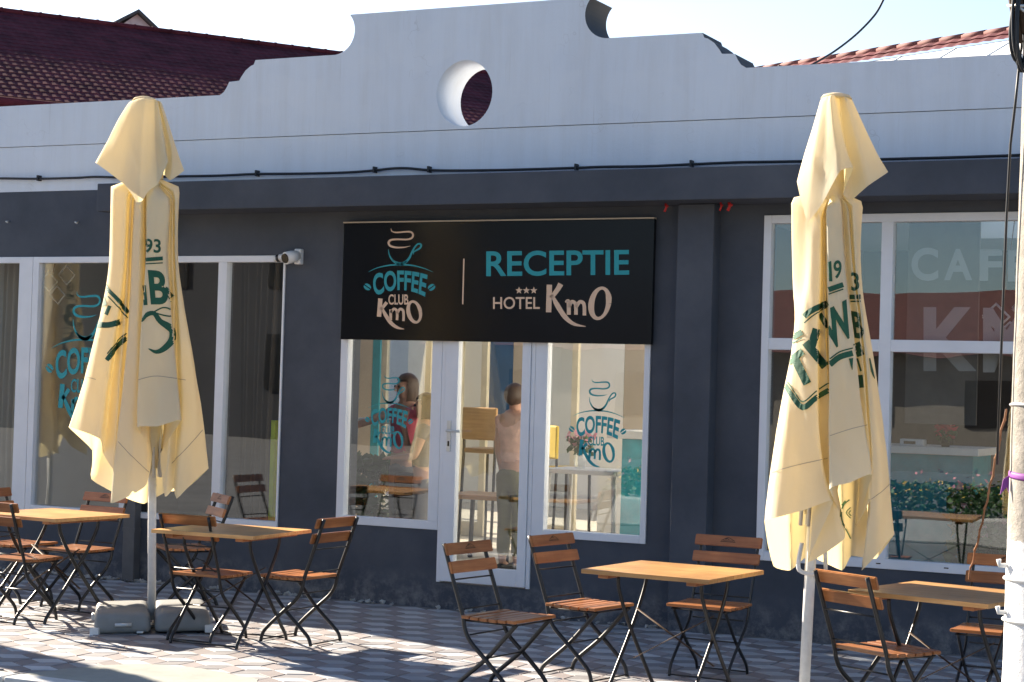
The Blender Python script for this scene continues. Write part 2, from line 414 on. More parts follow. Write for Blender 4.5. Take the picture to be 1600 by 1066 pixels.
# ------------------------------------------------------------------ cafe building
bld = empty('cafe_building', (-6.7, 0, 0)); tag(bld, 'low grey cafe building with a white stepped parapet pierced by a round hole', 'building')
ORG = Matrix.Translation((6.7, 0, 0))
def bpart(o, parent=bld, label=None):
    o.parent = parent
    if parent is bld: o.matrix_parent_inverse = ORG
    if label: o['label'] = label
    return o
T = .3
mb = MB()
XL, XR = -12.0, 1.6
for b in ((XL, -8.35, 0, T, -.15, .53), (XL, -8.35, 0, T, 2.76, 3.335), (XL, -11.9, 0, T, .53, 2.76), (-8.35, -7.8, 0, T, -.15, 3.335),
          (-7.8, -6.87, 0, T, -.15, .6), (-6.87, -6.06, 0, T, -.15, .195), (-6.06, -5.12, 0, T, -.15, .6), (-7.8, -5.12, 0, T, 3.02, 3.335),
          (-5.12, -4.27, 0, T, -.15, 3.335), (-4.27, -1.0, 0, T, -.15, .54), (-4.27, -1.0, 0, T, 3.03, 3.335), (-1.0, XR, 0, T, -.15, 3.335)):
    mb.box(*b)
bpart(mb.build('wall', MW))
mb = MB(); mb.box(-4.88, -4.6, -.15, -.001, -.15, 3.105, .008); bpart(mb.build('pilaster', MW))
mb = MB(); mb.box(-9.99, XR, -.4, -.001, 3.107, 3.34, .006); bpart(mb.build('canopy', MW), label='dark grey concrete canopy slab over the windows')
# white band and stepped parapet
mb = MB(); mb.box(XL, XR, .0, .4, 3.337, 3.734); bpart(mb.build('wall_band', MWH), label='white painted band under the parapet')
def arc(cx, cz, r, a0, a1, n): return [(cx+r*math.cos(R_(a0+(a1-a0)*i/n)), cz+r*math.sin(R_(a0+(a1-a0)*i/n))) for i in range(n+1)]
half = [(-2.31, 4.105)]+[(-2.27, 4.13), (-2.245, 4.165), (-2.22, 4.212)]+[(-2.12, 4.218), (-2.10, 4.25), (-2.06, 4.30), (-2.01, 4.335), (-1.98, 4.345), (-1.965, 4.382)]
half += [(-1.20, 4.385)]+arc(-1.205, 4.575, .19, -85, 42, 14)[0:]+[(-1.045, 4.705)]
right = [(-x, z) for x, z in reversed(half)]
CX = -6.745
prof = [(XL-CX, 4.105)]+half+right+[(XR-CX, 4.105)]
PT = .4
def build_parapet():
    bm = bmesh.new(); z0 = 3.739
    hz, hr = 4.02, .26; N = 48
    hole = [(CX+hr*.945*math.cos(2*PI*i/N), hz+hr*math.sin(2*PI*i/N)) for i in range(N)]
    outer = [(XL, z0), (XR, z0)]+[(CX+x, z) for x, z in reversed(prof)]
    for y, tagn in ((-.007, 0), (PT, 1)):
        ov = [bm.verts.new((x, y, z)) for x, z in outer]; hv = [bm.verts.new((x, y, z)) for x, z in hole]
        ed = [bm.edges.new((ov[i], ov[(i+1) % len(ov)])) for i in range(len(ov))]+[bm.edges.new((hv[i], hv[(i+1) % N])) for i in range(N)]
        bmesh.ops.triangle_fill(bm, use_beauty=True, use_dissolve=False, edges=ed)
        if y < 0: A, HA = ov, hv
        else: B, HB = ov, hv
    n = len(A)
    for i in range(n):
        f = bm.faces.new((A[i], A[(i+1) % n], B[(i+1) % n], B[i])); p, q = outer[i], outer[(i+1) % n]
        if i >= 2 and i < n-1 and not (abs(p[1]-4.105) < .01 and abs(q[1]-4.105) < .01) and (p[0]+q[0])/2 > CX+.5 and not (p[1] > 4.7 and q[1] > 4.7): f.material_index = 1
    for i in range(N):
        f = bm.faces.new((HA[i], HA[(i+1) % N], HB[(i+1) % N], HB[i])); f.smooth = True
    m = MB(); m.bm.free(); m.bm = bm
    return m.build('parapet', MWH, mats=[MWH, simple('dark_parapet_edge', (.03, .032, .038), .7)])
bpart(build_parapet(), label='white stepped parapet with a round hole and dark right hand edges')
# roof, rear and inner structure
mb = MB()
for b in ((XL+.003, -9.6, .303, 4.2, 3.12, 3.32), (XL+.003, -9.6, 8.6, 9.8, 3.12, 3.32), (XL+.003, -11.6, 4.2, 8.6, 3.12, 3.32), (-5.4, -3.4, .303, 9.8, 3.12, 3.32), (-9.6, -5.4, .303, 1.0, 3.12, 3.32), (-9.6, -5.4, 7.2, 9.8, 3.12, 3.32), (-3.4, -.2, .303, 1.0, 3.12, 3.32), (-3.4, -.2, 3.2, 9.8, 3.12, 3.32), (-.2, XR, .303, 9.8, 3.12, 3.32)): mb.box(*b)  # added gaps in the unseen roof let sun into the rooms
bpart(mb.build('roof', MCEIL))
mb = MB(); mb.box(XL, XR, .3, 9.8, -.1, .15); bpart(mb.build('floor', MFLOOR))
mb = MB()
# left end wall with an opening added at the back for sun, rear wall
for b in ((XL+.002, XL+.25, .301, 4.6, .15, 3.12), (XL+.002, XL+.25, 8.6, 9.5, .15, 3.12), (XL+.002, XL+.25, 4.6, 8.6, 2.75, 3.12), (XL+.002, XL+.25, 4.6, 8.6, .15, .3), (XL+.002, XL+.25, 5.9, 6.0, .3, 2.75), (XL+.002, XL+.25, 7.2, 7.3, .3, 2.75), (XL+.25, XR, 9.5, 9.8, .15, 3.12), (XR-.2, XR, .31, 9.5, .15, 3.12)): mb.box(*b)
bpart(mb.build('interior_wall', MINT))
mb = MB(); mb.box(-4.9, -4.84, .301, 9.49, .151, 3.119); bpart(mb.build('partition', MINT))
mb = MB(); mb.box(-4.839, -4.78, .301, 9.49, .151, 3.119); bpart(mb.build('partition', MDKINT))
mb = MB(); mb.box(-9.97, -9.9, .301, 3.4, .151, 3.119); bpart(mb.build('partition', MDKINT))
mb = MB(); mb.box(-9.899, -9.1, .75, .8, .151, 3.119); mb.box(-9.0, -8.3, .55, .6, .151, 3.119); bpart(mb.build('blind', MDKINT))
mb = MB(); mb.box(XL+.25, -9.975, 3.2, 3.3, .151, 3.119); bpart(mb.build('interior_wall', MDKINT))
mb = MB(); mb.box(-4.77, XR-.21, 4.5, 4.6, .151, 3.119); bpart(mb.build('partition', MDKINT))

# ------------------------------------------------------------------ windows
def frame_bars(name, bars, y0=-.012, y1=.07, parent=bld, mat=None):
    m = MB()
    for b in bars: m.box(b[0], b[1], y0, y1, b[2], b[3], .004)
    return bpart(m.build(name, mat or MFR), parent)
def pane(x0, x1, z0, z1, parent, y=.03):
    m = MB(); m.box(x0-.01, x1+.01, y, y+.012, z0-.01, z1+.01); o = m.build('pane', MGL); o.parent = parent; return o
def window(bars, panes, label=None):
    w = frame_bars('window', bars)
    w.matrix_parent_inverse = ORG
    if label: w['label'] = label
    for p in panes: pane(*p, w)
    return w
# left: two joined units
zt, zti, zb, zbi = 2.758, 2.705, .532, .58
w_l0 = window([(-11.9, -11.84, zb, zt), (-11.84, -11.135, zti, zt), (-11.84, -11.135, zb, zbi), (-11.135, -10.985, zb, zt)], [(-11.84, -11.135, zbi, zti)])
w_l1 = window([(-10.98, -10.915, zb, zt), (-10.915, -8.352, zti, zt), (-10.915, -8.352, zb, zbi), (-9.96, -9.88, zbi, zti), (-9.01, -8.925, zbi, zti), (-8.37, -8.352, zbi, zti)],
              [(-10.915, -9.96, zbi, zti), (-9.88, -9.01, zbi, zti), (-8.925, -8.37, zbi, zti)], 'tall white framed shop window with a teal coffee logo')
w_d0 = window([(-7.797, -7.732, .602, 3.018), (-7.732, -6.87, .602, .668), (-7.732, -6.87, 2.95, 3.018), (-6.96, -6.87, .668, 2.95), (-7.732, -6.96, 2.10, 2.16)],
              [(-7.732, -6.96, .668, 2.1), (-7.732, -6.96, 2.16, 2.95)], 'white framed window left of the door with a teal coffee logo')
w_d1 = window([(-6.06, -5.96, .602, 3.018), (-5.96, -5.17, .602, .66), (-5.96, -5.17, 2.95, 3.018), (-5.17, -5.123, .602, 3.018), (-5.96, -5.17, 2.10, 2.16)],
              [(-5.96, -5.17, .66, 2.1), (-5.96, -5.17, 2.16, 2.95)], 'white framed window right of the door with a teal coffee logo')
w_r = window([(-4.268, -4.212, .543, 3.027), (-4.212, -1.003, 2.968, 3.027), (-4.212, -1.003, .543, .61), (-3.405, -3.322, .61, 2.968), (-2.2, -2.12, .61, 2.968), (-1.06, -1.003, .61, 2.968),
              (-4.212, -3.405, 2.058, 2.142), (-3.322, -2.2, 2.058, 2.142), (-2.12, -1.06, 2.058, 2.142)],
             [(-4.212, -3.405, .61, 2.058), (-4.212, -3.405, 2.142, 2.968), (-3.322, -2.2, .61, 2.058), (-3.322, -2.2, 2.142, 2.968), (-2.12, -1.06, .61, 2.058), (-2.12, -1.06, 2.142, 2.968)],
             'big white framed window with four panes and grey letters behind')
for px in (1373, 1479):
    p = W(px, 882 if px < 1400 else 891); m = MB(); m.box(p.x-.016, p.x+.016, -.0135, -.0115, .575, .583)
    o = m.build('drain_slot', MLENS, w_r)
# door
dr = frame_bars('door', [(-6.868, -6.835, .2, 2.2), (-6.095, -6.062, .2, 2.2), (-6.835, -6.095, 2.16, 2.2)], -.012, .07)
leaf = frame_bars('door_leaf', [(-6.832, -6.722, .21, 2.157), (-6.17, -6.098, .21, 2.157), (-6.722, -6.17, .21, .335), (-6.722, -6.17, 2.08, 2.157)], -.022, .05, dr)
pane(-6.722, -6.17, .335, 2.08, dr, .01)
m = MB(); m.box(-6.868, -6.062, .0, .06, 2.21, 3.01); o = m.build('transom_panel', MFR, dr)
p0 = W(703, 672)
m = MB(); m.box(-6.80, -6.765, -.032, -.022, 1.22, 1.46, .003); m.tube([(-6.782, -.02, 1.38), (-6.782, -.07, 1.38), (-6.66, -.072, 1.38)], .01, 8)
o = m.build('handle', MALU, dr)
m = MB(); m.box(-6.79, -6.775, -.0335, -.031, 1.26, 1.30); m.build('keyhole', MLENS, dr)
# drainpipe, wall hooks
m = MB(); pxx = W(211, 840).x; m.box(pxx-.06, pxx+.06, -.09, -.002, .0, 3.1, .006)
m.box(pxx-.066, pxx+.066, -.094, -.0015, .42, .45); m.box(pxx-.066, pxx+.066, -.094, -.0015, 2.3, 2.33)
bpart(m.build('drainpipe', MPIPE))
for px, py in ((14, 346), (122, 347)):
    p = W(px, py); m = MB(); m.tube([(p.x, .0, p.z), (p.x, -.04, p.z-.005), (p.x+.03, -.05, p.z-.015)], .007, 6); bpart(m.build('wall_hook', MALU))
# small lower wing beyond the left end
wing = empty('low_wing', (-14, 0, 0)); tag(wing, 'low grey side wing at the left end of the cafe', 'building')
m = MB(); m.box(-2.9, 1.99, .05, 1.6, -.15, 2.75); m.build('wall', MW, wing)
m = MB(); m.box(-2.95, 1.99, -.02, 1.65, 2.752, 2.87); m.build('roof', MW, wing)

# ------------------------------------------------------------------ logo artwork in sign-crop units (x 120..480, y 85..590)
def logo(teal, cream, fn=lambda p: p):
    def st(F, pts, w): 
        for q in ribbon2d(pts, w, 6): F.quad([fn(p) for p in q])
    st(cream, [(259, 86), (263, 100), (285, 107), (325, 104), (357, 104), (369, 118), (362, 135), (335, 142), (290, 141), (258, 145), (247, 158), (256, 174), (285, 182), (325, 181), (356, 174)], [1, 5, 7, 8, 9, 9, 9, 8, 8, 10, 11, 11, 9, 6, 1])
    st(teal, [(246, 192), (251, 220), (266, 245), (290, 262), (312, 264), (335, 252), (352, 232), (363, 207), (378, 180), (395, 164), (409, 168), (405, 184), (388, 195), (374, 203), (370, 217)], [2, 6, 9, 12, 14, 13, 11, 9, 8, 8, 9, 9, 8, 7, 2])
    st(teal, [(262, 240), (285, 259), (312, 264), (338, 250)], [2, 14, 18, 3])
    st(teal, [(146, 304), (190, 284), (250, 271), (305, 268), (360, 271), (420, 285), (470, 305)], [1, 4, 7, 8, 7, 4, 1])
    for cx, cy, an in ((141, 379, 35), (462, 381, -35)):
        c, s = math.cos(R_(an)), math.sin(R_(an))
        for sg in (-1, 1):
            pts = []
            for k in range(9):
                a = PI*k/8; x, y = 19*math.cos(a), sg*(2.5+13*math.sin(a)); pts.append((cx+c*x-s*y, cy+s*x+c*y))
            teal.quad([fn(p) for p in pts])
    def warp(p):
        u = (p[0]-303)/140; v = (p[1]-292)/125
        return fn((303+(p[0]-303)*(1-.10*v), 296+22*u*u + v*(100+12*u*u)))
    teal.text('COFFEE', (163, 292, 443, 417), .03, 30, warp)
    cream.text('CLUB', (246, 416, 346, 468), .02, 6, fn)
    # K m 0
    st(cream, [(206, 437), (199, 528)], 22); st(cream, [(238, 456), (208, 494)], [17, 15])
    st(cream, [(212, 480), (232, 520), (258, 558), (290, 582), (325, 590)], [8, 19, 19, 14, 2])
    st(cream, [(257, 545), (258, 492)], 14); st(cream, [(258, 508), (272, 490), (287, 496), (290, 520), (289, 545)], 13)
    st(cream, [(290, 510), (304, 490), (319, 497), (322, 520), (321, 550)], 13)
    z = [(376+30*math.cos(a)+8*math.sin(a)*-1, 504-52*math.sin(a)) for a in [2*PI*k/16 for k in range(17)]]
    st(cream, z, [17, 19, 15, 13, 12, 13, 15, 18, 20, 20, 18, 15, 13, 12, 13, 15, 17])
LC = lambda F, y: (lambda p: None)
# sign board
sg = empty('shop_sign', (-6.435, 0, 2.55)); tag(sg, 'long black reception sign with teal and copper lettering above the cafe door', 'sign')
SG = Matrix.Translation((6.435, 0, -2.55))
def child(o, root, inv): o.parent = root; o.matrix_parent_inverse = inv; return o
m = MB(); m.box(-7.775, -5.1, -.06, -.014, 2.078, 3.008, .003); child(m.build('panel', MSIGN), sg, SG)
m = MB(); m.box(-7.778, -5.1, -.064, -.013, 3.0095, 3.02); child(m.build('top_trim', MBEI), sg, SG)
def cropmap(p): return W(530+p[0]/3.2, 330+p[1]/3.2, -.0615)
tl, cr = Flat(), Flat(); logo(tl, cr)
child(tl.build('cup_emblem', MTEAL, cropmap), sg, SG); child(cr.build('lettering', MCREAM, cropmap), sg, SG)
f = Flat(); f.quad([(620, 238), (627, 238), (621, 466), (614, 466)]); child(f.build('divider_line', MCREAM, cropmap), sg, SG)
f = Flat(); f.text('RECEPTIE', (735, 194, 1450, 321), .018, 0, lambda p: (p[0], p[1]+6-(p[0]-735)*.0105)); child(f.build('lettering', MTEAL, cropmap), sg, SG)
f = Flat(); f.text('HOTEL', (769, 429, 1003, 490), .012)
for cx in (899, 936, 973):
    pts = [(cx+(19 if k % 2 == 0 else 8)*math.sin(PI*k/5), 397-(19 if k % 2 == 0 else 8)*math.cos(PI*k/5)) for k in range(10)]
    for k in range(10): f.quad([(cx, 397), pts[k], pts[(k+1) % 10]])
f.stroke([(1051, 368), (1047, 506)], 27); f.stroke([(1108, 364), (1090, 395), (1060, 434)], [28, 24, 20])
f.stroke([(1064, 420), (1090, 470), (1130, 530), (1175, 565), (1233, 577)], [10, 26, 24, 16, 2])
f.stroke([(1130, 455), (1146, 452), (1148, 518)], [6, 20, 20]); f.stroke([(1148, 480), (1162, 454), (1180, 462), (1184, 490), (1184, 518)], 18)
f.stroke([(1184, 480), (1203, 454), (1222, 462), (1226, 490), (1226, 522)], 18)
f.stroke([(1304+43*math.cos(a)-10*math.sin(a)*-1, 461-76*math.sin(a)) for a in [2*PI*k/16 for k in range(17)]], [27, 29, 22, 17, 15, 17, 22, 27, 30, 29, 25, 20, 16, 15, 17, 22, 27])
child(f.build('lettering', MCREAM, cropmap), sg, SG)
# window decals: logo stuck on the inside of the panes, 1 unit = k metres
def decal(cxpx, cypx, hpx, parent, y=.028):
    c = W(cxpx, cypx, y); k = (W(cxpx, cypx-hpx/2, y)-W(cxpx, cypx+hpx/2, y)).z/505
    F = Flat(); logo(F, F)
    o = F.build('lettering', MTEAL, lambda p: Vector((c.x+(p[0]-303)*k, y, c.z-(p[1]-338)*k)), parent); return o
decal(608, 647, 122, w_d0); decal(934, 661, 138, w_d1); decal(131, 560, 210, w_l1)
# letters hung behind the right window
def zl(px0, py0, px1, py1, s, F, y):
    pass
F = Flat(); yb = .12
def lmap(p): return W(p[0], p[1], yb)
F.text('C', (1424, 387, 1466, 439), .03); F.text('A', (1475, 389, 1519, 438), .03); F.text('F', (1531, 390, 1566, 439), .03)
F.text('K', (1443, 480, 1526, 580), .035); F.text('M', (1536, 481, 1610, 582), .035); F.text('E', (1575, 391, 1606, 440), .03)
lt = F.build('lettering', MSCREEN, lmap); bpart(lt, w_r); lt.matrix_parent_inverse = Matrix.Identity(4)

# ------------------------------------------------------------------ facade odds and ends
m = MB()
cp = [(-60, 283), (0, 282.4), (60, 283), (120, 281.5), (150, 280), (200, 281), (290, 279), (345, 278), (401, 275.5), (470, 275), (540, 273.2), (585, 270), (612, 267), (637, 266.6), (670, 269.5), (720, 270.2), (800, 269), (900, 266), (942, 264.4), (1010, 263.5), (1080, 260.5), (1150, 257.5), (1200, 256.6), (1300, 255), (1400, 252), (1500, 249.4), (1600, 246)]
m.tube(smoothpts([W(a, b-3.5, -.035) for a, b in cp], 4), .0105, 6)
for a, b in cp[2::3]:
    p = W(a, b-3.5, -.035); m.box(p.x-.008, p.x+.008, -.052, -.001, p.z-.018, p.z+.03)
tag(m.build('wall_cable', MCABLE), 'black cable clipped along the white wall just above the grey canopy', 'cable')
m = MB(); pts = [W(1383, -6, 1.2), W(1368, 22, 1.1), W(1340, 52, .95), W(1310, 76, .8), W(1285, 92, .6), W(1262, 104, .45), W(1240, 107, .42), W(1216, 103, .41)]
m.tube([(pts[0].x+1.2, pts[0].y+6, pts[0].z+2.2)]+smoothpts(pts, 6), .009, 6)
tag(m.build('overhead_wire', MCABLE), 'thin dark wire sagging from the sky onto the white parapet', 'wire')
cm = empty('security_camera', W(455, 402, -.02)); tag(cm, 'small white security camera at the top corner of the left window', 'camera'); cm.scale = (1.5, 1.5, 1.5)
m = MB(); m.box(.03, .07, -.02, .018, -.04, .045, .006); m.build('wall_mount', MCAMB, cm)
m = MB(); m.tube([(.045, -.01, .005), (.035, -.05, -.002), (.02, -.085, -.012)], [.03, .034, .034], 14); m.tube([(.03, -.03, .0), (-.02, -.035, .0), (-.05, -.035, -.006)], [.02, .018, .02], 12); m.build('housing', MCAMB, cm)
m = MB(); m.tube([(.0205, -.084, -.0118), (.018, -.093, -.0145)], [.027, .026], 14); m.build('lens', MLENS, cm)
m = MB(); m.tube([(-.05, -.035, -.006), (-.066, -.035, -.009)], .021, 12); m.build('connector', MLENS, cm)
m = MB(); m.tube([(-.066, -.035, -.009), (-.082, -.034, -.012)], .017, 12); m.build('cable_gland', MCAMB, cm)
for px, py, s in ((1040, 320, .6), (1139, 322, .8), (1126, 321, .5)):
    p = W(px, py, -.2); o = None; m = MB()
    m.tube([(0, 0, .03), (.006, 0, .0), (-.012*s, 0, -.03)], .014*s, 8); m.tube([(0, 0, .02), (.03*s, .01, .008)], .012*s, 8)
    o = m.build('plastic_clip', MRED); o.location = (p.x, p.y, 3.075)
    tag(o, 'small red plastic clip under the dark grey canopy beside the sign and pilaster', 'clip', 'red clips under the canopy')

# ------------------------------------------------------------------ chairs and tables
def make_chair():
    t = empty('folding_chair')
    lo = [(-.335, .835), (-.26, .63), (-.19, .445), (-.172, .37), (-.13, .30), (-.03, .215), (.085, .115), (.135, .06), (.152, .0)]
    l2 = [(.165, .42), (.09, .34), (-.03, .215), (-.17, .10), (-.222, .052), (-.242, .0)]
    for sx, pts in ((-.19, lo), (.19, lo), (-.168, l2), (.168, l2)):
        m = MB(); m.tube(smoothpts([(sx, y, z) for y, z in pts], 4), .01, 8, flat=(.0085, .0135)); m.build('leg', MBLK, t)
    for z0, y0 in ((.772, -.322), (.672, -.287)):
        m = MB(); b2 = bmesh.new(); bmesh.ops.create_cube(b2, size=1)
        for v in b2.verts: v.co = Vector((v.co.x*.445, v.co.y*.019, v.co.z*.068))
        bmesh.ops.bevel(b2, geom=b2.edges[:], offset=.004, segments=2, affect='EDGES')
        m.add(b2, Matrix.Translation((0, y0+.026, z0+.034)) @ Matrix.Rotation(R_(19), 4, 'X'))
        s = m.build('back_slat', MCHW, t)
        if z0 > .7:
            F = Flat(); F.stroke([(-.045, 0), (-.03, .008), (-.015, .016), (0, .021), (.015, .016), (.03, .008), (.045, 0)], .004, 3); F.stroke([(-.02, .008), (-.005, .014), (.008, .007)], .005, 3); F.stroke([(-.05, -.006), (.05, -.006)], .005, 2); F.stroke([(-.035, .001), (.035, .001)], .003, 2)
            rot = Matrix.Translation((0, y0+.026, z0+.034)) @ Matrix.Rotation(R_(19), 4, 'X')
            F.build('burnt_emblem', MRUST, lambda p: rot @ Vector((-p[0], .0103, p[1])), s)
    m = MB()
    n = 6; w = .052; g = .0105
    for k in range(n):
        y = -.185+k*(w+g); dz = -.006*math.sin(PI*(k+.5)/n)
        m.box(-.21, .21, y, y+w, .428+dz, .447+dz, .004)
    m.build('seat', MCHW, t)
    for y, z, hw in ((-.268, .635, .19), (-.2, .475, .19), (-.03, .215, .19), (.155, .012, .19), (-.242, .012, .168), (-.15, .335, .168), (.16, .415, .168)):
        m = MB(); m.tube([(-hw, y, z), (hw, y, z)], .0048, 8); m.build('crossbar', MBLK, t)
    for sx in (-.178, .178):
        m = MB(); m.tube([(sx, -.18, .415), (sx, .17, .415)], .006, 6); m.build('seat_rail', MBLK, t)
    return t
chair0 = make_chair(); used = [0]
def place_chair(x, y, yaw, label):
    o = chair0 if not used[0] else copy_tree(chair0); used[0] = 1
    o.location = (x, y, 0.002); o.rotation_euler = (0, 0, R_(yaw)); tag(o, label, 'chair', 'folding chairs around the cafe tables'); return o
place_chair(-4.613, -3.322, 261.6, 'wooden slat folding chair in front of the door, leftmost of the middle table set')
place_chair(-4.481, -2.477, 258.9, 'wooden slat folding chair side on below the right door window, left end of the table')
place_chair(-3.893, -2.003, 178., 'wooden slat folding chair facing out behind the table, against the pilaster')
place_chair(-2.462, -3.263, 329.4, 'wooden slat folding chair beside the white parasol pole with its back to us')
place_chair(-2.15, -2.09, 180., 'wooden slat folding chair half hidden by the concrete pole, under the big right window')
place_chair(-8.821, -2.528, 357., 'wooden slat folding chair cut by the left edge with its back to us')
place_chair(-8.991, -1.743, 175.1, 'wooden slat folding chair facing out behind the leftmost table')
place_chair(-9.553, -1.693, 273.1, 'wooden slat folding chair at the far left, only its seat and slat ends in view')
place_chair(-7.238, -2.494, .6, 'wooden slat folding chair with its back to us right of the grey parasol base')
place_chair(-8.5, -1.1, 141.8, 'wooden slat folding chair turned sideways behind the second table, nearest the shop window')
place_chair(-6.726, -2.225, 86., 'wooden slat folding chair in front of the plain grey wall between window and door')
def make_table():
    t = empty('folding_table'); LX, LY = .39, .365
    m = MB(); n = 7; w = 2*LY/n
    for k in range(n): m.box(-LX, LX, -LY+k*w+.0006, -LY+(k+1)*w-.0006, .716, .74, .0016)
    m.build('table_top', MTBW, t)
    for sx in (-.27, .27):
        m = MB(); m.box(sx-.03, sx+.03, -LY+.03, LY-.03, .694, .7155, .003); m.build('batten', MCHW, t)
    for sx in (-.255, .255):
        for sg in (1, -1):
            xx = sx+.012*sg
            m = MB(); m.tube(smoothpts([(xx, -sg*.2, .695), (xx, -sg*.185, .62), (xx, -sg*.09, .47), (xx, sg*.02, .33), (xx, sg*.2, .12), (xx, sg*.27, .04), (xx, sg*.285, 0)], 4), .01, 8, flat=(.0095, .0145)); m.build('leg', MBLK, t)
    for sg in (1, -1):
        m = MB(); m.tube([(-.25, sg*.28, .015), (.25, sg*.28, .015)], .006, 8); m.build('stretcher', MBLK, t)
        m = MB(); m.tube([(-.245, .03+.008*sg, .5 if sg > 0 else .22), (.245, .03+.008*sg, .22 if sg > 0 else .5)], .01, 6, flat=(.012, .003)); m.build('brace', MRUST, t)
    return t
tab0 = make_table()
for i, (x, y, a, lb) in enumerate(((-8.745, -2.31, 354., 'square wooden folding table at the left edge, top in full sun'),
        (-7.05, -2.54, 1.5, 'wooden folding table between the left parasol and the plain grey wall, top half shaded'),
        (-3.74, -3.03, 355., 'wooden folding table below the right door window and pilaster'),
        (-2.175, -3.12, 346., 'shaded wooden folding table beside the concrete pole'))):
    o = tab0 if i == 0 else copy_tree(tab0)
    o.location = (x, y, .002); o.rotation_euler = (0, 0, R_(a)); tag(o, lb, 'table', 'folding cafe tables on the pavement')

# ------------------------------------------------------------------ closed parasols
def interp(tab, x):
    if x <= tab[0][0]: return tab[0][1]
    for (a, va), (b, vb) in zip(tab, tab[1:]):
        if x <= b:
            u = (x-a)/(b-a); return va+(vb-va)*u
    return tab[-1][1]
def folded_cloth(curves, base, org, scl, apex, inv, seed, rows=44, K=4, wob=1., pin=.18):
    """cloth lofted through fold lines running from the hub to the hem; each line is (depth in front of the pole, [(u, v), ...])"""
    n0 = base.dot(_F0)
    def L(u, v, d):
        q = pray(org[0]+u/scl, org[1]+v/scl); return CAMP+q*((n0-d-CAMP.dot(_F0))/q.dot(_F0))
    ax = L(apex[0], apex[1], 0.)
    grid = []
    for d, pts in curves:
        P = [L(u, v, d*(.55+.45*i/(len(pts)-1))) for i, (u, v) in enumerate(pts)]
        f = P[0]; st = ax.lerp(f, pin)
        S_ = [st.lerp(f, j/4) for j in range(4)]+smoothpts(P, 12); ln = [0.]
        for i in range(1, len(S_)): ln.append(ln[-1]+(S_[i]-S_[i-1]).length)
        out = []; k = 0
        for r in range(rows+1):
            t = ln[-1]*(r/rows)
            while k < len(ln)-2 and ln[k+1] < t: k += 1
            out.append(S_[k].lerp(S_[k+1], max(0, min(1, (t-ln[k])/max(1e-6, ln[k+1]-ln[k])))))
        grid.append(out)
    n = len(grid); cols = []
    for i in range(n):
        for k in range(K):
            t = k/K; col = []
            for r in range(rows+1):
                p0, p1, p2, p3 = grid[i-1][r], grid[i][r], grid[(i+1) % n][r], grid[(i+2) % n][r]
                m1 = (p2-p0)*.22; m2 = (p3-p1)*.22; t2 = t*t; t3 = t2*t
                p = p1*(2*t3-3*t2+1)+m1*(t3-2*t2+t)+p2*(3*t2-2*t3)+m2*(t3-t2)
                s_ = r/rows; q = Vector((p.x*1.0+seed, p.y, p.z*.45))
                s_ = .35+.65*s_; dg = mnoise.noise(Vector((p.x*7+p.z*2.4+seed, p.y*7, p.z*.9-p.x*1.5)))
                p = p+_F0*wob*s_*(.022*mnoise.noise(q*4)+.008*mnoise.noise(Vector((p.x*14+seed, p.y*14, p.z*2.2)))+.014*(1-min(1., abs(dg)*5)))+_R0*wob*s_*.009*mnoise.noise(q*5+Vector((9, 0, 0)))
                col.append(p)
            cols.append(col)
    bm = bmesh.new(); VV = [[bm.verts.new(inv @ p) for p in c] for c in cols]; N = len(VV)
    for i in range(N):
        a, b = VV[i], VV[(i+1) % N]
        for r in range(rows):
            f = bm.faces.new((a[r], b[r], b[r+1], a[r+1])); f.smooth = True
    return bm
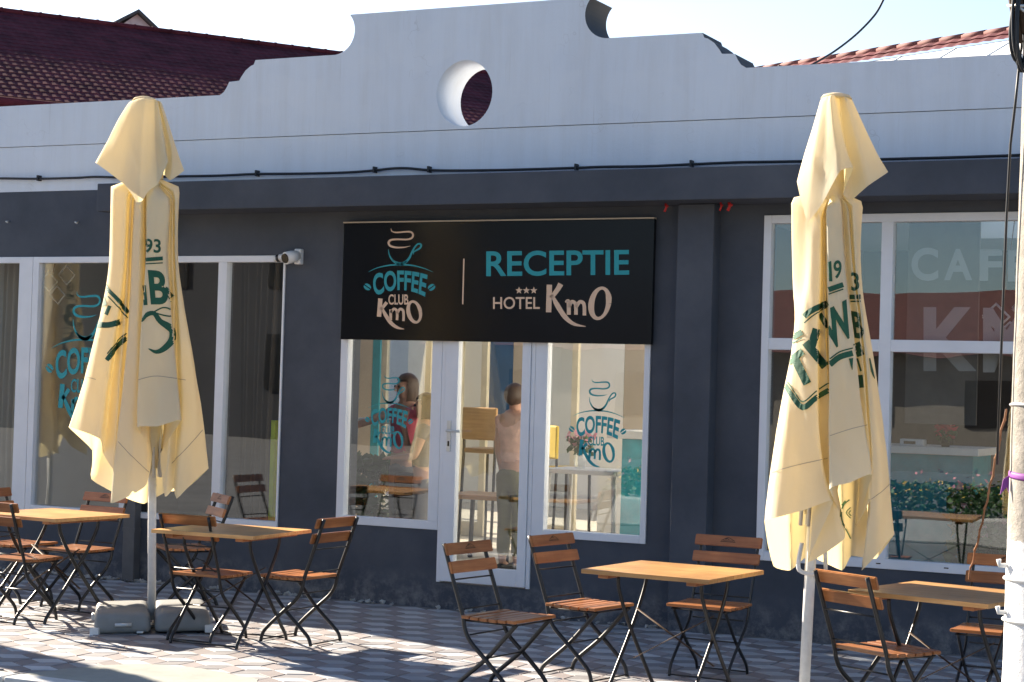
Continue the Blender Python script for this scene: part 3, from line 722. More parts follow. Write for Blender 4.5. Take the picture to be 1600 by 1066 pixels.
def make_umbrella(name, base, lean, label, body, capl, org, scl, apex, capex, H, ctr, seeds, crank=None):
    t = empty(name, base, YAW); t.rotation_euler = (0, lean, YAW)
    tag(t, label, 'parasol', 'closed cream parasols'); bpy.context.view_layer.update(); inv = t.matrix_world.inverted()
    m = MB(); m.tube([(0, 0, .05), (0, 0, 1.35)], .029, 16); m.build('pole', MPOLEW, t)
    m = MB(); m.tube([(0, 0, 1.2), (0, 0, H-.06)], .022, 12); m.build('pole', MALU, t)
    m = MB(); m.bm.free(); m.bm = folded_cloth(body, base, org, scl, apex, inv, seeds[0]); cl = m.build('canopy', MCL, t, normals=False)
    m = MB(); m.bm.free(); m.bm = folded_cloth(capl, base, org, scl, capex, inv, seeds[1], 30, 4, .6, .3); cap = m.build('vent_cap', MCL, t, normals=False)
    n0 = base.dot(_F0); q = pray(org[0]+capex[0]/scl, org[1]+capex[1]/scl); tp = inv @ (CAMP+q*((n0-CAMP.dot(_F0))/q.dot(_F0)))
    m = MB(); m.lathe([(.0, -.03), (.085, -.022), (.07, -.004), (.035, .006), (.0, .008)], 0, 0, 20)
    for v in m.bm.verts: v.co += tp
    m.build('finial', MCL, t)
    m = MB(); m.lathe([(.08, 1.1), (.11, 1.35), (.1, 1.8), (.09, 2.4), (.085, H-.6), (.07, H-.35), (.04, H-.2)], 0, 0, 14)
    for v in m.bm.verts: v.co.x += ctr*(1-v.co.z/H); v.co.x *= 1+.25*mnoise.noise(v.co*6); v.co.y *= 1+.25*mnoise.noise(v.co*5)
    m.build('bundled_cloth', MCL, t)
    for k in range(8):
        a = 2*PI*k/8+.3; m = MB(); m.tube([(.04*math.cos(a), .04*math.sin(a), H-.6), (.05*math.cos(a), .05*math.sin(a), 1.9), (.07*math.cos(a), .07*math.sin(a), 1.04)], .011, 6); m.build('rib', MALU, t)
    m = MB(); m.lathe([(.03, 1.25), (.055, 1.27), (.055, 1.37), (.03, 1.39)], 0, 0, 14); m.build('runner', MPOLEW, t)
    if crank:
        z = crank; m = MB(); m.tube(smoothpts([(-.06, -.05, z+.16), (-.075, -.06, z+.04), (-.05, -.07, z+.005), (.03, -.07, z), (.12, -.06, z)], 4), .012, 8); m.tube([(.08, -.02, z+.02), (.06, -.01, z+.3)], .011, 8); m.build('crank_handle', MPOLEW, t)
    return t, cl, cap
bodyL = [(.0, [(165, 268), (162, 400), (157, 470), (140, 560), (102, 715), (67, 825)]), (.15, [(172, 272), (168, 400), (160, 480), (149, 560), (118, 690), (92, 832)]),
 (.25, [(200, 285), (195, 420), (185, 520), (165, 650), (150, 760), (140, 852)]), (.11, [(205, 290), (201, 420), (193, 520), (174, 650), (160, 760), (146, 885)]),
 (.23, [(212, 295), (205, 430), (198, 540), (189, 650), (181, 760), (172, 925)]), (.13, [(216, 300), (212, 430), (207, 540), (201, 660), (191, 780), (182, 905)]),
 (.30, [(222, 305), (215, 430), (207, 560), (197, 680), (178, 850), (163, 1000)]), (.34, [(234, 305), (230, 430), (225, 560), (221, 700), (214, 850), (206, 985)]),
 (.25, [(240, 310), (240, 430), (238, 540), (240, 680), (244, 820), (246, 958)]), (.07, [(243, 310), (244, 400), (244, 500), (248, 640), (256, 800), (260, 885)]),
 (.36, [(247, 310), (247, 400), (240, 500), (232, 620), (228, 720), (224, 825)]), (.41, [(268, 290), (268, 420), (270, 540), (272, 680), (272, 760), (272, 823)]),
 (.31, [(298, 298), (292, 420), (300, 520), (310, 620), (318, 720), (327, 808)]), (.14, [(303, 298), (298, 420), (301, 520), (302, 640), (292, 780), (278, 885)]),
 (.2, [(307, 290), (307, 420), (310, 540), (308, 680), (300, 830), (290, 985)]), (.11, [(309, 288), (311, 420), (314, 540), (318, 680), (318, 820), (310, 965)]),
 (.2, [(313, 282), (313, 420), (318, 520), (326, 640), (328, 800), (316, 990)]), (.16, [(320, 275), (317, 420), (328, 540), (350, 660), (362, 790), (353, 955)]),
 (.02, [(324, 270), (319, 420), (333, 540), (356, 680), (376, 800), (390, 920)]), (-.2, [(312, 270), (305, 420), (318, 560), (338, 700), (346, 850), (338, 968)]),
 (-.1, [(280, 270), (275, 420), (282, 560), (290, 700), (292, 850), (290, 975)]), (-.3, [(245, 270), (243, 420), (245, 560), (248, 700), (250, 850), (240, 1002)]),
 (-.12, [(215, 270), (212, 420), (212, 560), (205, 700), (195, 850), (190, 985)]), (-.26, [(190, 270), (180, 420), (172, 560), (155, 700), (140, 850), (120, 945)]), (-.1, [(175, 270), (170, 420), (160, 560), (135, 700), (112, 800), (122, 880)])]
capL = [(.02, [(206, 74), (180, 115), (153, 168), (128, 213)]), (.12, [(215, 70), (200, 110), (183, 165), (163, 238)]), (.17, [(225, 66), (215, 110), (206, 175), (197, 264)]), (.21, [(235, 64), (226, 120), (220, 195), (214, 288)]),
 (.24, [(243, 64), (237, 140), (233, 225), (230, 313)]), (.2, [(255, 64), (251, 140), (250, 215), (252, 280)]), (.15, [(265, 66), (267, 140), (270, 205), (274, 262)]), (.19, [(271, 68), (281, 128), (290, 178), (298, 210)]),
 (.05, [(273, 70), (285, 130), (293, 185), (288, 240)]), (.09, [(276, 71), (294, 132), (307, 190), (302, 254)]), (-.02, [(281, 73), (300, 130), (318, 185), (334, 232)]), (-.15, [(266, 70), (286, 130), (300, 180), (312, 238)]), (-.2, [(240, 66), (240, 130), (240, 190), (240, 250)]), (-.15, [(215, 70), (195, 130), (174, 180), (164, 232)])]
uL = make_umbrella('parasol', G(237, 980), R_(-1.7), 'closed cream parasol on a grey tank base between the two left tables', bodyL, capL, (62, 110), 1.479, (248, 238), (242, 63), 3.7, -.06, (3, 5))
bodyR = [(.0, [(105, 242), (108, 420), (114, 470), (108, 540), (85, 660), (62, 800), (50, 905)]), (.14, [(132, 246), (132, 400), (122, 480), (112, 560), (97, 680), (79, 800), (66, 898)]), (.22, [(150, 262), (142, 400), (134, 490), (130, 570), (126, 690), (127, 800), (128, 882)]),
 (.28, [(164, 275), (164, 400), (160, 480), (158, 560), (160, 690), (172, 800), (190, 862)]), (.15, [(167, 280), (167, 400), (164, 480), (162, 580), (158, 720), (150, 850), (140, 988)]), (.2, [(171, 280), (172, 400), (173, 480), (178, 600), (186, 740), (196, 850), (212, 940)]), (.1, [(174, 282), (176, 400), (178, 480), (182, 600), (190, 740), (200, 830), (214, 905)]),
 (.34, [(177, 264), (180, 400), (183, 480), (183, 600), (183, 730), (183, 800), (183, 838)]), (.37, [(195, 255), (200, 400), (207, 480), (215, 600), (222, 730), (225, 790), (227, 824)]), (.31, [(206, 250), (215, 400), (229, 480), (243, 600), (258, 720), (266, 770), (270, 808)]),
 (.15, [(210, 250), (219, 400), (229, 480), (238, 600), (244, 740), (243, 840), (238, 915)]), (.24, [(221, 255), (231, 400), (243, 480), (255, 600), (266, 740), (268, 810), (268, 862)]), (.11, [(225, 258), (234, 400), (245, 480), (255, 600), (264, 740), (266, 850), (262, 960)]),
 (.2, [(231, 256), (238, 400), (248, 480), (261, 600), (270, 760), (265, 880), (248, 1004)]), (.16, [(240, 252), (242, 400), (251, 480), (268, 600), (288, 760), (292, 870), (284, 968)]), (.0, [(253, 250), (247, 340), (250, 420), (262, 500), (281, 620), (303, 780), (317, 930)]),
 (-.2, [(246, 250), (240, 400), (246, 480), (258, 600), (275, 740), (285, 870), (280, 980)]), (-.1, [(220, 250), (220, 400), (222, 480), (228, 600), (235, 740), (236, 870), (230, 975)]), (-.3, [(190, 250), (190, 400), (192, 480), (196, 600), (202, 740), (206, 870), (208, 1004)]),
 (-.12, [(160, 250), (160, 400), (160, 480), (156, 600), (150, 740), (142, 870), (140, 975)]), (-.28, [(135, 250), (132, 400), (128, 480), (122, 600), (112, 740), (104, 880), (104, 1004)]), (-.12, [(112, 245), (114, 420), (114, 480), (104, 580), (86, 740), (70, 870), (70, 995)])]
capR = [(.0, [(166, 38), (150, 95), (130, 160), (117, 208)]), (.12, [(170, 36), (160, 100), (148, 180), (137, 290)]), (.18, [(178, 33), (177, 100), (175, 170), (170, 252)]), (.25, [(186, 32), (192, 90), (200, 140), (205, 187)]), (.22, [(192, 32), (205, 95), (220, 148), (232, 180)]),
 (.1, [(197, 32), (209, 95), (219, 160), (212, 232)]), (.06, [(204, 31), (210, 100), (222, 175), (228, 247)]), (.14, [(215, 32), (235, 100), (252, 165), (264, 216)]), (.0, [(229, 38), (255, 95), (282, 150), (305, 188)]), (-.15, [(220, 36), (236, 95), (255, 150), (264, 205)]), (-.2, [(200, 33), (198, 95), (196, 150), (195, 215)]), (-.14, [(178, 36), (165, 100), (150, 160), (140, 215)])]
uR = make_umbrella('parasol', G(1254, 1125), R_(1.5), 'closed cream parasol with large green letters in front of the big right window', bodyR, capR, (1156, 125), 1.31, (192, 222), (198, 30), 3.34, .05, (11, 8), .79)
# tank bases
def tank_base(parent, rz, drop=0.):
    for k in range(4):
        a = rz+k*PI/2
        b2 = bmesh.new(); bmesh.ops.create_cube(b2, size=1)
        for v in b2.verts:
            top = v.co.z > 0; s_ = .92 if top else 1.
            v.co = Vector((.2+v.co.x*.385*s_, .2+v.co.y*.385*s_, .08+v.co.z*.14))
        bmesh.ops.bevel(b2, geom=b2.edges[:], offset=.05, segments=5, affect='EDGES', profile=.6)
        # carry notch pushed into the outer faces
        m = MB(); m.add(b2, Matrix.Rotation(a, 4, 'Z'))
        for f in m.bm.faces: f.smooth = True
        o = m.build('base_tank', MTANK, parent); o.location = (0, 0, -drop)
        for p in o.data.polygons: p.use_smooth = True
        m = MB(); rot = Matrix.Rotation(a, 3, 'Z')
        m.tube([rot @ Vector(p) for p in ((.14, .398, .07), (.25, .398, .07))], .013, 8); m.build('carry_grip', MALU, o)
        m = MB(); q = rot @ Vector((.38, .38, .03)); m.box(q.x-.03, q.x+.03, q.y-.03, q.y+.03, .003, .055, .005); m.build('foot', MPOLEW, o)
    m = MB(); m.box(-.42, .42, -.02, .02, .004, .014); m.box(-.02, .02, -.42, .42, .0145, .024); m.build('base_cross', MPOLEW, parent).location = (0, 0, -drop)
tank_base(uL[0], R_(12))
m = MB(); m.box(-.22, .22, -.22, .22, .003, .013, .003); m.lathe([(.045, .013), (.04, .09), (.031, .1)], 0, 0, 16); m.build('base_plate', MPOLEW, uR[0])
bpy.context.view_layer.update()
# printed lettering that follows the folds of the cloth
def cloth_print(shapes, cl, root, name='lettering', mat=None):
    vs, fs = [], []
    for o in cl:
        b = len(vs); mw = o.matrix_world; vs += [mw @ v.co for v in o.data.vertices]; fs += [[b+i for i in p.vertices] for p in o.data.polygons]
    bvh = BVHTree.FromPolygons(vs, fs)
    V, Fc = [], []; inv = cl[0].matrix_world.inverted()
    for poly in shapes:
        b = len(V); ok = True; pts = []
        for px, py in poly:
            d = pray(px, py).normalized(); h = bvh.ray_cast(CAMP, d)
            if h[0] is None: ok = False; break
            nn = h[1] if h[1].dot(d) < 0 else -h[1]
            pts.append(h[0]+nn*.003-d*.002)
        if not ok: continue
        if max((pts[i]-pts[i-1]).length for i in range(len(pts))) > .1: continue
        V += [inv @ p for p in pts]; Fc.append(list(range(b, b+len(poly))))
    me = bpy.data.meshes.new(name); me.from_pydata(V, [], Fc); me.materials.append(mat or MGRN)
    o = bpy.data.objects.new(name, me); C.objects.link(o); o.parent = cl[0]; return o
def fine(pts, w, n=4):
    """a thick stroke cut into cells about 2.5 px long and across"""
    P = ribbon2d(pts, w, max(n, 3)); out = []
    for q in P:
        (ax, ay), (bx, by), (cx_, cy_), (dx, dy) = q
        ln = math.hypot(bx-ax, by-ay); wd = math.hypot(dx-ax, dy-ay); a = max(1, int(ln/2.5)+1); c = max(1, int(wd/2.5)+1)
        def at(u, v): return ((ax*(1-u)+bx*u)*(1-v)+(dx*(1-u)+cx_*u)*v, (ay*(1-u)+by*u)*(1-v)+(dy*(1-u)+cy_*u)*v)
        for i in range(a):
            for j in range(c): out.append([at(i/a, j/c), at((i+1)/a, j/c), at((i+1)/a, (j+1)/c), at(i/a, (j+1)/c)])
    return out
def glyph(s, quad, bold=.03):
    V, Fc, _ = text2d(s, bold, 10); (ax, ay), (bx, by), (cx_, cy_), (dx, dy) = quad  # TL TR BR BL
    def mp(u, v):
        v = 1-v; return ((ax*(1-u)+bx*u)*(1-v)+(dx*(1-u)+cx_*u)*v, (ay*(1-u)+by*u)*(1-v)+(dy*(1-u)+cy_*u)*v)
    return [[mp(*V[i]) for i in f] for f in Fc]
S = []
S += glyph('93', [(226, 373), (251, 374), (251, 396), (226, 395)], .02)
S += fine([(228, 406), (254, 404)], 6); S += fine([(228, 412.5), (254, 411)], 1.8)
S += glyph('B', [(231, 422), (260, 424), (263, 476), (236, 476)], .03) + fine([(225, 446), (228, 477)], 6)
S += fine([(258, 450), (270, 464)], 6) + fine([(260, 460), (268, 472)], 1.5)
S += fine([(168, 452), (184, 468), (200, 489)], 6) + fine([(169, 463), (184, 479), (199, 497)], 1.8)
S += fine([(167, 563), (182, 543), (197, 528)], 7) + fine([(168, 553), (184, 533), (197, 521)], 1.8)
S += fine([(151, 507), (170, 508), (188, 503)], 9) + fine([(172, 478), (166, 492)], 6) + fine([(160, 462), (164, 478)], 8) + fine([(163, 438), (168, 452)], 6)
S += fine([(222, 500), (228, 493), (240, 488), (254, 481), (266, 484), (267, 494), (252, 492), (240, 488)], 2.2)
S += fine([(222, 503), (230, 492), (241, 490), (250, 502), (262, 510), (269, 518), (268, 532), (256, 545), (244, 550), (232, 545)], [2, 7, 7, 8, 11, 10, 11, 9, 6, 1])
cloth_print(S, [uL[1], uL[2]], uL[0])
MSEAM = simple('tan_seam_thread', (.42, .36, .27), .8)
for q in ([(115, 583), (132, 588), (150, 593)], [(215, 594), (240, 588), (265, 590), (290, 594)], [(185, 690), (205, 712), (232, 738)], [(268, 724), (290, 702), (316, 672)]): cloth_print(fine(q, 1.1), [uL[1]], uL[0], 'seam', MSEAM)
S = []
S += glyph('1', [(1294, 410), (1299, 408), (1301, 440), (1296, 440)], .03) + glyph('9', [(1302, 408), (1314, 406), (1315, 434), (1303, 437)], .02) + glyph('3', [(1330, 425), (1341, 427), (1342, 454), (1331, 455)], .02)
S += fine([(1295, 453), (1317, 445)], 8) + fine([(1295, 460), (1317, 452)], 2) + fine([(1328, 464), (1344, 464)], 7) + fine([(1328, 471), (1344, 471)], 2.2)
S += fine([(1257, 495), (1268, 486), (1294, 473)], 9) + fine([(1257, 505), (1270, 494), (1294, 478)], 2)
S += fine([(1233, 531), (1254, 519)], 9) + fine([(1233, 540), (1254, 528)], 2)
S += glyph('W', [(1278, 492), (1322, 468), (1338, 520), (1296, 552)], .035)
S += fine([(1259, 535), (1290, 573)], 13) + fine([(1276, 514), (1272, 528), (1268, 545)], 12)
S += fine([(1232, 566), (1255, 549)], 11) + fine([(1242, 560), (1262, 600)], 13)
S += fine([(1227, 601), (1238, 618), (1255, 637), (1275, 622), (1295, 610)], [6, 8, 9, 8, 8]) + fine([(1231, 597), (1242, 613), (1255, 628), (1275, 612), (1294, 599)], 2)
S += fine([(1297, 570), (1312, 558), (1332, 552)], 9) + fine([(1297, 561), (1312, 550), (1332, 544)], 2) + fine([(1329, 560), (1331, 578)], [7, 1])
S += glyph('B', [(1330, 486), (1346, 488), (1350, 530), (1336, 528)], .03) + fine([(1338, 536), (1346, 556)], 12) + fine([(1340, 560), (1346, 580)], 3) + fine([(1345, 586), (1347, 606)], 7) + fine([(1358, 560), (1362, 580), (1366, 592)], [2, 4, 1])
S += fine([(1328, 781), (1319, 789), (1314, 802), (1316, 817), (1324, 830), (1330, 842)], 2) + fine([(1322, 783), (1316, 790)], 3) + fine([(1314, 796), (1313, 808)], 3) + fine([(1316, 818), (1322, 828)], 3) + fine([(1330, 793), (1323, 801), (1330, 810)], 1.5) + fine([(1330, 798), (1327, 802), (1331, 806)], 1.5)
cloth_print(S, [uR[1], uR[2]], uR[0])
for q in ([(1206, 738), (1245, 727), (1294, 716)], [(1297, 681), (1330, 670), (1356, 664)], [(1358, 782), (1375, 770), (1390, 756)]): cloth_print(fine(q, 1.1), [uR[1]], uR[0], 'seam', MSEAM)
# third closed parasol of the row, left of the picture: its shadow lies on the paving
uX = copy_tree(uL[0]); uX.location = (-12.75, -2.35, 0); uX.rotation_euler = (0, 0, YAW+1.1); uX['label'] = 'closed cream parasol further left along the row of tables'

# ------------------------------------------------------------------ utility pole at the right
KP_ = .87; PP = Vector((-1.70*KP_, -CAM_D+(CAM_D-3.045)*KP_, CAM_H*(1-KP_)))
pl = empty('utility_pole', PP); pl.scale = (KP_, KP_, KP_); tag(pl, 'round concrete utility pole at the right edge with a whitewashed foot', 'pole')
m = MB(); pr = []
for k in range(61):
    z = -.43+k*8.5/60; r = .212-.0125*z
    pr.append((r+random.uniform(-.002, .002), z))
m.lathe(pr, 0, 0, 40); m.build('shaft', m_pole(), pl)
for z in (.62, .83, 1.72):
    r = .216-.0125*z
    m = MB(); m.tube([(r*math.cos(a), r*math.sin(a), z+.006*math.sin(2*a)) for a in [2*PI*k/28 for k in range(29)]], .011 if z < 1 else .008, 8, cap=False); m.build('band', MPOLEW, pl)
for z in (.66, .9):
    m = MB(); q = Vector((math.cos(R_(206)), math.sin(R_(206)), 0)); m.tube([q*.19+Vector((0, 0, z)), q*.24+Vector((0, 0, z)), q*.246+Vector((0, 0, z+.03))], .013, 8); m.build('bracket', MPOLEW, pl)
m = MB(); r = .213-.0125*1.38
m.tube([(r*math.cos(a), r*math.sin(a), 1.365+.015*math.cos(a-2)) for a in [2*PI*k/28 for k in range(29)]], .01, 6, flat=(.004, .018), cap=False)
ribb = m.build('ribbon', MPUR, pl); m = MB(); q = Vector((math.cos(R_(205)), math.sin(R_(205)), 0))*.2
m.prism([(0, 0), (-.03, -.02), (-.045, -.1), (-.012, -.06), (0, -.09)], lambda x, z: (q.x+x*.9, q.y+x*.44, 1.36+z), lambda x, z: (q.x+x*.9-.002, q.y+x*.44+.004, 1.36+z)); m.build('ribbon_tail', MPUR, ribb)
# cable coil at the top, hanging on the left of the pole
co = empty('cable_coil', W(1583, 52, -CAM_D+(CAM_D-3.27)*KP_)); co.scale = (KP_, KP_, KP_); tag(co, 'bundle of black cable loops hanging from the top of the concrete pole', 'cable')
rnd = random.Random(4)
def camxy(dx, dz, dy=0.): return Vector((_R0.x*dx+_F0.x*dy, _R0.y*dx+_F0.y*dy, dz))
for k in range(9):
    w = rnd.uniform(.03, .075); h = rnd.uniform(.19, .27); ox = rnd.uniform(-.015, .03); oy = rnd.uniform(-.05, .04); oz = rnd.uniform(-.02, .03); tl_ = rnd.uniform(-.25, .05)
    pts = [camxy(ox+.035+w*math.cos(a)*(.55+.45*(1-math.sin(a))/2)+tl_*.3*(math.sin(a)*h), oz+.04+h*math.sin(a), oy+.02*math.cos(a)) for a in [2*PI*j/26 for j in range(27)]]
    m = MB(); m.tube(pts, .0075, 6, cap=False); m.build('cable_loop', MCABLE, co)
m = MB(); m.tube([camxy(-.03, .14), camxy(.03, .128, -.06), camxy(.11, .145)], .008, 6); m.tube([camxy(.0, .14, -.03), camxy(.05, .09, -.07)], .007, 6); m.build('tie_wire', MALU, co)
m = MB(); q0 = camxy(-.005, .16); 
for a, b in ((camxy(-.045, .42), camxy(.03, -.05)), (camxy(-.0, .5), camxy(.05, .0))): m.tube([a, b], .022, 8)
m.build('steel_bracket', MRUST, co)
m = MB(); q1 = camxy(.06, 0, .0)
m.tube([camxy(.05, -.12, .05), camxy(.045, -.35, .1), camxy(.036, -.55, .14), camxy(.03, -.9, .16), camxy(.022, -1.5, .17), camxy(.012, -2.2, .17)], .007, 6); m.build('cable_drop', MCABLE, co)
m = MB(); a = W(1572, 640, -4.25); b = G(1513, 905, .75)
N = 22; pts = [a.lerp(b, i/N)+Vector((.004*math.sin(i*2.1), .004*math.cos(i*1.7), -.03*math.sin(PI*i/N))) for i in range(N+1)]
m.tube(pts, .0055, 6)
for p in pts[1::2]:
    b2 = bmesh.new(); bmesh.ops.create_icosphere(b2, subdivisions=1, radius=.009); m.add(b2, Matrix.Translation(p))
tag(m.build('beaded_cord', MBRN), 'thin copper brown beaded cord stretched from the pole down to the shaded table', 'cord')

# ------------------------------------------------------------------ houses behind
def tiled(name, p0, p1, q0, mat, parent, step=.33, wave=.2, amp=.03, thick=.03):
    """p0-p1 along the ridge, p0-q0 down the slope; stepped pressed tiles as real relief"""
    p0, p1, q0 = Vector(p0), Vector(p1), Vector(q0); e = p1-p0; d = q0-p0
    nrm = d.cross(e).normalized()
    if nrm.z < 0: nrm = -nrm
    nr = max(2, int(d.length/step)); nc = int(e.length/wave)*4
    V, Fc = [], []
    for r in range(nr):
        for k, u in enumerate((0, .8, 1.0)):
            for c in range(nc+1):
                h = amp*(.5+.5*math.cos(2*PI*c/4))*.7+(thick*u if k < 2 else thick)
                V.append(p0+e*(c/nc)+d*((r+u)/nr)+nrm*h)
    W_ = nc+1
    for r in range(nr*3-1):
        for c in range(nc): Fc.append((r*W_+c, r*W_+c+1, (r+1)*W_+c+1, (r+1)*W_+c))
    me = bpy.data.meshes.new(name); me.from_pydata(V, [], Fc); me.materials.append(mat)
    o = bpy.data.objects.new(name, me); C.objects.link(o)
    if parent: o.parent = parent
    return o
# long maroon roof on the left
r1, r2 = G(0, 18, 9), G(767, 116, 9); ed = (r2-r1).normalized(); A0 = r1-ed*8; A1 = r2+ed*6
hz = Vector((-ed.y, ed.x, 0)); hz = hz if hz.dot(r1-CAMP) < 0 else -hz
ev = G(0, 150, 6.6); run = (ev-r1).dot(hz)
Q0 = A0+hz*run+Vector((0, 0, -2.4))
hs = empty('red_roof_house', (0, 0, 0)); tag(hs, 'house behind with a long dark maroon tiled roof rising over the left of the parapet', 'house')
tiled('roof', A0, A1, Q0, MTILE, hs, .22, .17, .013, .008)
m = MB(); m.tube([A0+Vector((0, 0, .03)), A1+Vector((0, 0, .03))], .055, 8)
L_ = (A1-A0).length
for k in range(int(L_/.4)):
    p = A0+ed*(k*.4); m.tube([p+Vector((0, 0, .03)), p+ed*.05+Vector((0, 0, .03))], .066, 8)
m.build('ridge_tiles', MTILE, hs)
m = MB(); B0 = A0+hz*(run-.5); B1 = A1+hz*(run-.5); bk = -hz*6
m.prism([(0, 0), (1, 0), (1, 1), (0, 1)], lambda x, y: tuple((B0.lerp(B1, x)+bk*y)+Vector((0, 0, -9.1))), lambda x, y: tuple((B0.lerp(B1, x)+bk*y)+Vector((0, 0, -2.75)))); m.build('wall', MDKINT, hs)
m = MB(); m.tube([A0+hz*(run+.05)+Vector((0, 0, -2.5)), A1+hz*(run+.05)+Vector((0, 0, -2.5))], .09, 8); m.build('gutter', MTILE, hs)
m = MB(); back = r1-hz*run
Ab0 = A0-hz*run+Vector((0, 0, -2.4)); m.face([A0, A1, A1-hz*run+Vector((0, 0, -2.4)), Ab0]); m.build('rear_roof', MTILE, hs)
# little gable peeping over it
gb = empty('gable_house'); tag(gb, 'small dark gabled dormer peeping over the maroon roof ridge', 'house')
ga = G(150, 38, 9.9); gt = G(215, 20, 11); 
g0 = W(217, 19, 30.); gl = W(170, 45, 33.)
dirg = (W(160, 36, 34.)-g0); dirg.z = 0; dirg.normalize(); sd = Vector((dirg.y, -dirg.x, 0)); sd = sd if sd.dot(CR) > 0 else -sd
m = MB(); 
for sg in (-1, 1):
    a = g0; b = g0+dirg*8; dn = sd*sg*.75*(1 if sg > 0 else 1.6)+Vector((0, 0, -.62*(1 if sg > 0 else 1.2)))
    m.prism([(0, 0), (1, 0), (1, 1), (0, 1)], lambda x, y: tuple(a.lerp(b, x)+dn*y), lambda x, y: tuple(a.lerp(b, x)+dn*y+Vector((0, 0, .09))))
m.build('roof', MSLATE, gb)
m = MB(); m.prism([(-.95, -.75), (0, 0), (.55, -.45), (.55, -6), (-.95, -6)], lambda x, z: tuple(g0+sd*x+dirg*.25+Vector((0, 0, z-.02))), lambda x, z: tuple(g0+sd*x+dirg*5+Vector((0, 0, z-.02)))); m.build('wall', MPKW, gb)
# neighbour at the right: white wall with a coping of red tiles
nb = empty('white_neighbour_house'); tag(nb, 'sunlit white wall with a coping of red roof tiles behind the right of the parapet', 'house')
n0, n1 = G(1190, 108, 6.5), G(1620, 40, 6.5); nd = (n1-n0); nd.z = 0; nd.normalize(); nn = Vector((nd.y, -nd.x, 0)); nn = nn if nn.dot(n0-CAMP) < 0 else -nn
n0 -= nd*5; n1 += nd*3
n0.z = n1.z = 6.5
tiled('roof', n0, n1, n0+nn*.2+Vector((0, 0, -.17)), MTILE2, nb, .13, .2, .016, .016)
m = MB()
for k in range(int((n1-n0).length/.36)):
    p = n0+nd*(k*.36); m.tube([p+Vector((0, 0, .0)), p+nd*.38+Vector((0, 0, .012))], [.045, .039], 10)
m.build('ridge_tiles', simple('pale_ridge_tile', (.15, .05, .045), .8, var=.25, nscale=2), nb)
mwr = simple('bright_white_render', (.82, .82, .8), .8, var=.04)
m = MB(); m.prism([(0, 0), (1, 0), (1, 1), (0, 1)], lambda x, y: tuple(n0.lerp(n1, x)+nn*(.17+3*y)+Vector((0, 0, -.25-1.55*y))), lambda x, y: tuple(n0.lerp(n1, x)+nn*(.17+3*y)+Vector((0, 0, -.17-1.55*y)))); m.build('white_slope', mwr, nb)  # white wall tilted back into a slope so the sun lights it
for k in range(14):
    m = MB(); a = n0.lerp(n1, (k+.5)/14); m.tube([a+nn*.19+Vector((0, 0, -.175)), a+nn*3.17+Vector((0, 0, -1.715))], .012, 4); m.build('slope_seam', mwr, nb)
m = MB(); m.prism([(0, 0), (1, 0), (1, 1), (0, 1)], lambda x, y: tuple(n0.lerp(n1, x)+nn*(3.1-6*y)+Vector((0, 0, -6.6))), lambda x, y: tuple(n0.lerp(n1, x)+nn*(3.1-2.9*y)+Vector((0, 0, -1.95+1.5*y)))); m.build('wall', mwr, nb)

# ------------------------------------------------------------------ across the street (seen in the glass)
oh = empty('street_house', (-9, -34, 0)); tag(oh, 'low white house with a red tiled roof across the street, mirrored in the panes', 'house')
m = MB(); m.box(-16, 14, -6, 0, -.14, 2.9); m.build('wall', simple('cream_render', (.2, .18, .15), .9), oh)
m = MB()
for k in range(9): m.box(-14+k*3.2, -12.8+k*3.2, -.01, .05, 1.0, 2.2)
m.build('window', MSIGN, oh)
m = MB(); m.prism([(.7, 2.8), (-3, 4.6), (-6.7, 2.8)], lambda y, z: (-16.6, y, z), lambda y, z: (14.6, y, z)); m.build('roof', simple('street_roof_tile', (.09, .03, .026), .7, var=.3), oh)
oh2 = empty('street_house', (-48, -36, 0)); tag(oh2, 'tall dark townhouse further along the far side of the street, mirrored in the left panes', 'house')
m = MB(); m.box(-20, 20, -8, 0, -.14, 9.5); m.build('wall', simple('brown_render', (.028, .031, .038), .9, var=.3, nscale=.3), oh2)
m = MB(); m.prism([(.8, 9.4), (-4, 12.4), (-8.8, 9.4)], lambda y, z: (-20.6, y, z), lambda y, z: (20.6, y, z)); m.build('roof', MSLATE, oh2)
for k in range(8):
    for z in (1.4, 4.6):
        m = MB(); m.box(-18+k*4.8, -16.4+k*4.8, -.01, .06, z, z+1.7); m.build('window', MSIGN if (k+int(z)) % 3 else MCREAM, oh2)
fb = empty('flower_bed', (-6.4, -11.6, 0)); tag(fb, 'kerbed bed of yellow and pink flowers on the street side', 'flower bed')
m = MB(); m.box(-4, 2.2, -.6, .6, -.14, .22, .03); m.build('kerb_wall', MKERB, fb)
def leaves(n, x0, x1, y0, y1, z0, z1, size, rn):
    V, Fc = [], []
    for i in range(n):
        c = Vector((rn.uniform(x0, x1), rn.uniform(y0, y1), z0+(z1-z0)*rn.random()**.8)); a = Vector((rn.gauss(0, 1), rn.gauss(0, 1), rn.gauss(0, .7))).normalized(); b = a.cross(Vector((rn.gauss(0, 1), rn.gauss(0, 1), rn.gauss(0, 1)))).normalized(); s_ = size*rn.uniform(.6, 1.3)
        k = len(V); V += [c-a*s_, c+b*s_*.5, c+a*s_, c-b*s_*.5]; Fc.append((k, k+1, k+2, k+3))
    return V, Fc
def leafobj(name, mat, parent, *a):
    V, Fc = leaves(*a); me = bpy.data.meshes.new(name); me.from_pydata(V, [], Fc); me.materials.append(mat); o = bpy.data.objects.new(name, me); C.objects.link(o); o.parent = parent; return o
rn = random.Random(12)
